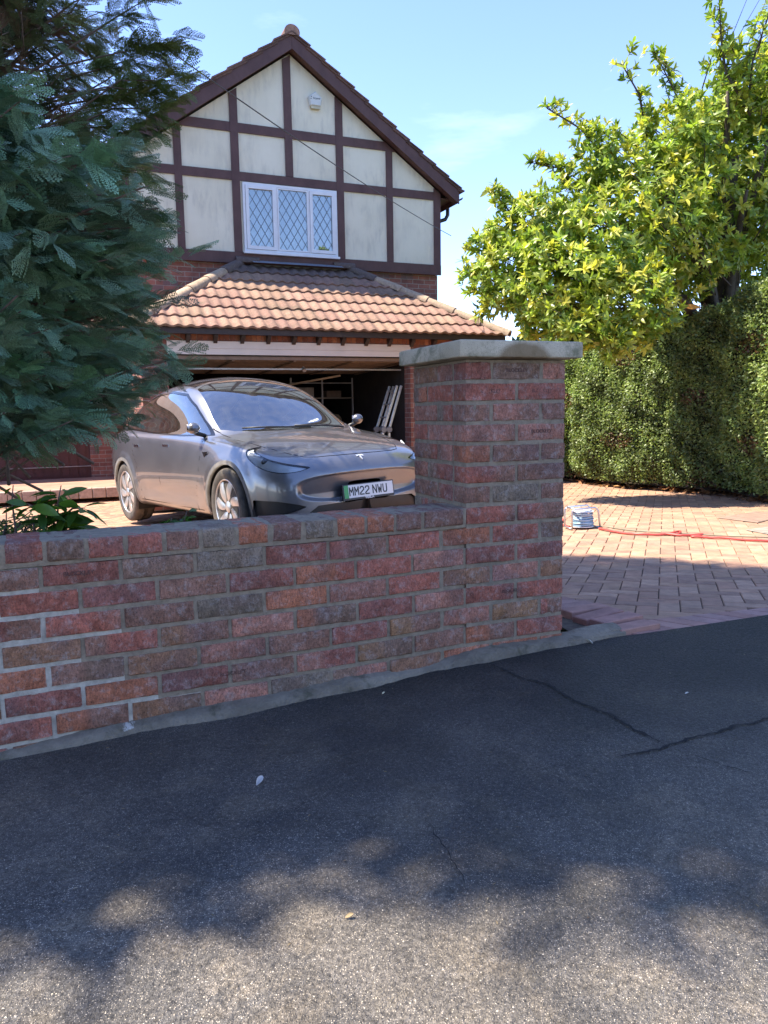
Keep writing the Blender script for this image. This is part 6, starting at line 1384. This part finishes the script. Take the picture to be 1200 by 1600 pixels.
hobj(sackm((-1.72, .92, .61), (.15, .15, .36), 2), 'bag', simple('beige_bag', (.55, .42, .27), .8, var=.45, nscale=12), 'crumpled beige and orange bag on the garage shelf by the ladder', 'bag', smooth=True)
hobj(sackm((-1.9, .6, gb), (.22, .2, .55), 5), 'sack', simple('grey_sack', (.22, .21, .22), .8, var=.4, nscale=8), 'dull grey sack on the garage floor under the shelf', 'sack', smooth=True)
m = MB(); m.lathe([(.10, 0), (.115, .02), (.115, .16), (.09, .19), (.03, .20), (.03, .23)], (-2.17, .95, .60), (0, 0, 1), 20); autosmooth(hobj(m, 'red_container', simple('red_plastic', (.34, .025, .025), .45), 'dark red round container on the garage shelf left of the beige bag', 'container'))
def card(name, c_, h, col, label, cat='box'):
    m = MB(); m.obox(c_, (1, 0, 0), (0, 1, 0), (0, 0, 1), h, bev=.004); m.obox((c_[0], c_[1], c_[2] + h[2] + .001), (1, 0, 0), (0, 1, 0), (0, 0, 1), (h[0] + .004, h[1] * .9, .003)); hobj(m, name, simple(name + '_card', col, .85, var=.2), label, cat)
card('storage_box', (-2.42, 1.0, .67), (.12, .14, .07), (.36, .28, .20), 'small brown cardboard box on the lower garage shelf, at its left end')
card('storage_box', (-2.30, 1.0, 1.36), (.17, .16, .09), (.38, .35, .32), 'grey white carton on the upper garage shelf')
card('storage_box', (-1.75, 1.0, 1.33), (.14, .16, .06), (.22, .16, .12), 'flat dark brown box on the upper garage shelf above the beige bag')
card('orange_crate', (-1.93, -1.25, gb + .62), (.09, .10, .09), (.50, .15, .035), 'small orange crate on a stack by the foot of the ladder', 'crate')
card('storage_box', (-1.93, -1.25, gb + .26), (.13, .14, .265), (.12, .09, .07), 'tall dark box standing on the garage floor under the orange crate')
m = MB(); m.tube([(-3.1, .4, 1.42), (-2.1, -.5, 1.60)], .018, 8); hobj(m, 'wooden_pole', simple('pole_wood', (.50, .38, .26), .7), 'pale wooden pole lying at a slant high inside the garage', 'pole', smooth=True)
card('storage_box', (-3.9, 2.9, gb + .3), (.3, .3, .3), (.20, .15, .10), 'large brown box at the back of the garage behind the car')
# --- bits lying on the pavement
def Tg(x, y): return float(Tz(np.array(x, float), np.array(y, float))) + .004 * math.sin(x * 3.1 + y * 1.7) + .003 * math.sin(y * 5 - x * 2.3)
def dead_leaf(x, y, size, col, ang, label, lift=.006):
    v, f, t_ = scatter(leaf_template(.45, .5, -.25), np.array([[0, 0, lift]]), rot_frames(np.array([[math.cos(ang), math.sin(ang), .12]]), np.array([[0, 0, 1.]]), np.array([.4])), np.array([size]), np.array([col])); o_ = mesh_np('fallen_leaf', v, f, M_litter, tint=t_); o_.location = (x, y, Tg(x, y)); tag(o_, label, 'leaf')
dead_leaf(-.353, 1.925, .035, (.50, .46, .42), 1.3, 'pale curled dead leaf on the dark pavement below the middle of the wall', .003)
dead_leaf(-.09, 1.39, .018, (.45, .32, .16), .3, 'yellow brown dead leaf on the sunlit pavement nearest the viewer', .003)
dead_leaf(-.017, 2.52, .014, (.62, .55, .35), .9, 'tiny pale leaf on the dark pavement close under the wall', .003)
dead_leaf(.82, 2.93, .035, (.55, .50, .45), 2.4, 'whitish dry leaf on the pavement beside the kerb end by the pillar', .004)
dead_leaf(.985, 2.42, .014, (.60, .58, .52), .2, 'tiny whitish leaf on the pavement right of the long crack', .003)
n = 900; P = np.stack([-1.4 + 3.0 * rg.random(n) ** 1.7, rg.uniform(1.3, 2.95, n), np.zeros(n)], -1); k_ = P[:, 1] < np.interp(P[:, 0], ex, ey) - .12; P = P[k_]; n = len(P); P[:, 2] = [Tg(x, y) + .002 for x, y, _ in P]
cols = np.array([(.30, .20, .10), (.22, .16, .08), (.40, .33, .22), (.16, .10, .06)]); v, f, t_ = scatter(leaf_template(.25, .3, .1, 2), P, rot_frames(rg.normal(0, 1, (n, 3)) * np.array([1, 1, .05]), np.tile([0, 0, 1.], (n, 1)), rg.normal(0, .3, n)), rg.uniform(.003, .011, n), cols[rg.integers(0, 4, n)])
tag(mesh_np('pavement_litter', v, f, M_litter, tint=t_), 'tiny specks of dry plant litter scattered over the pavement', 'litter', kind='stuff')
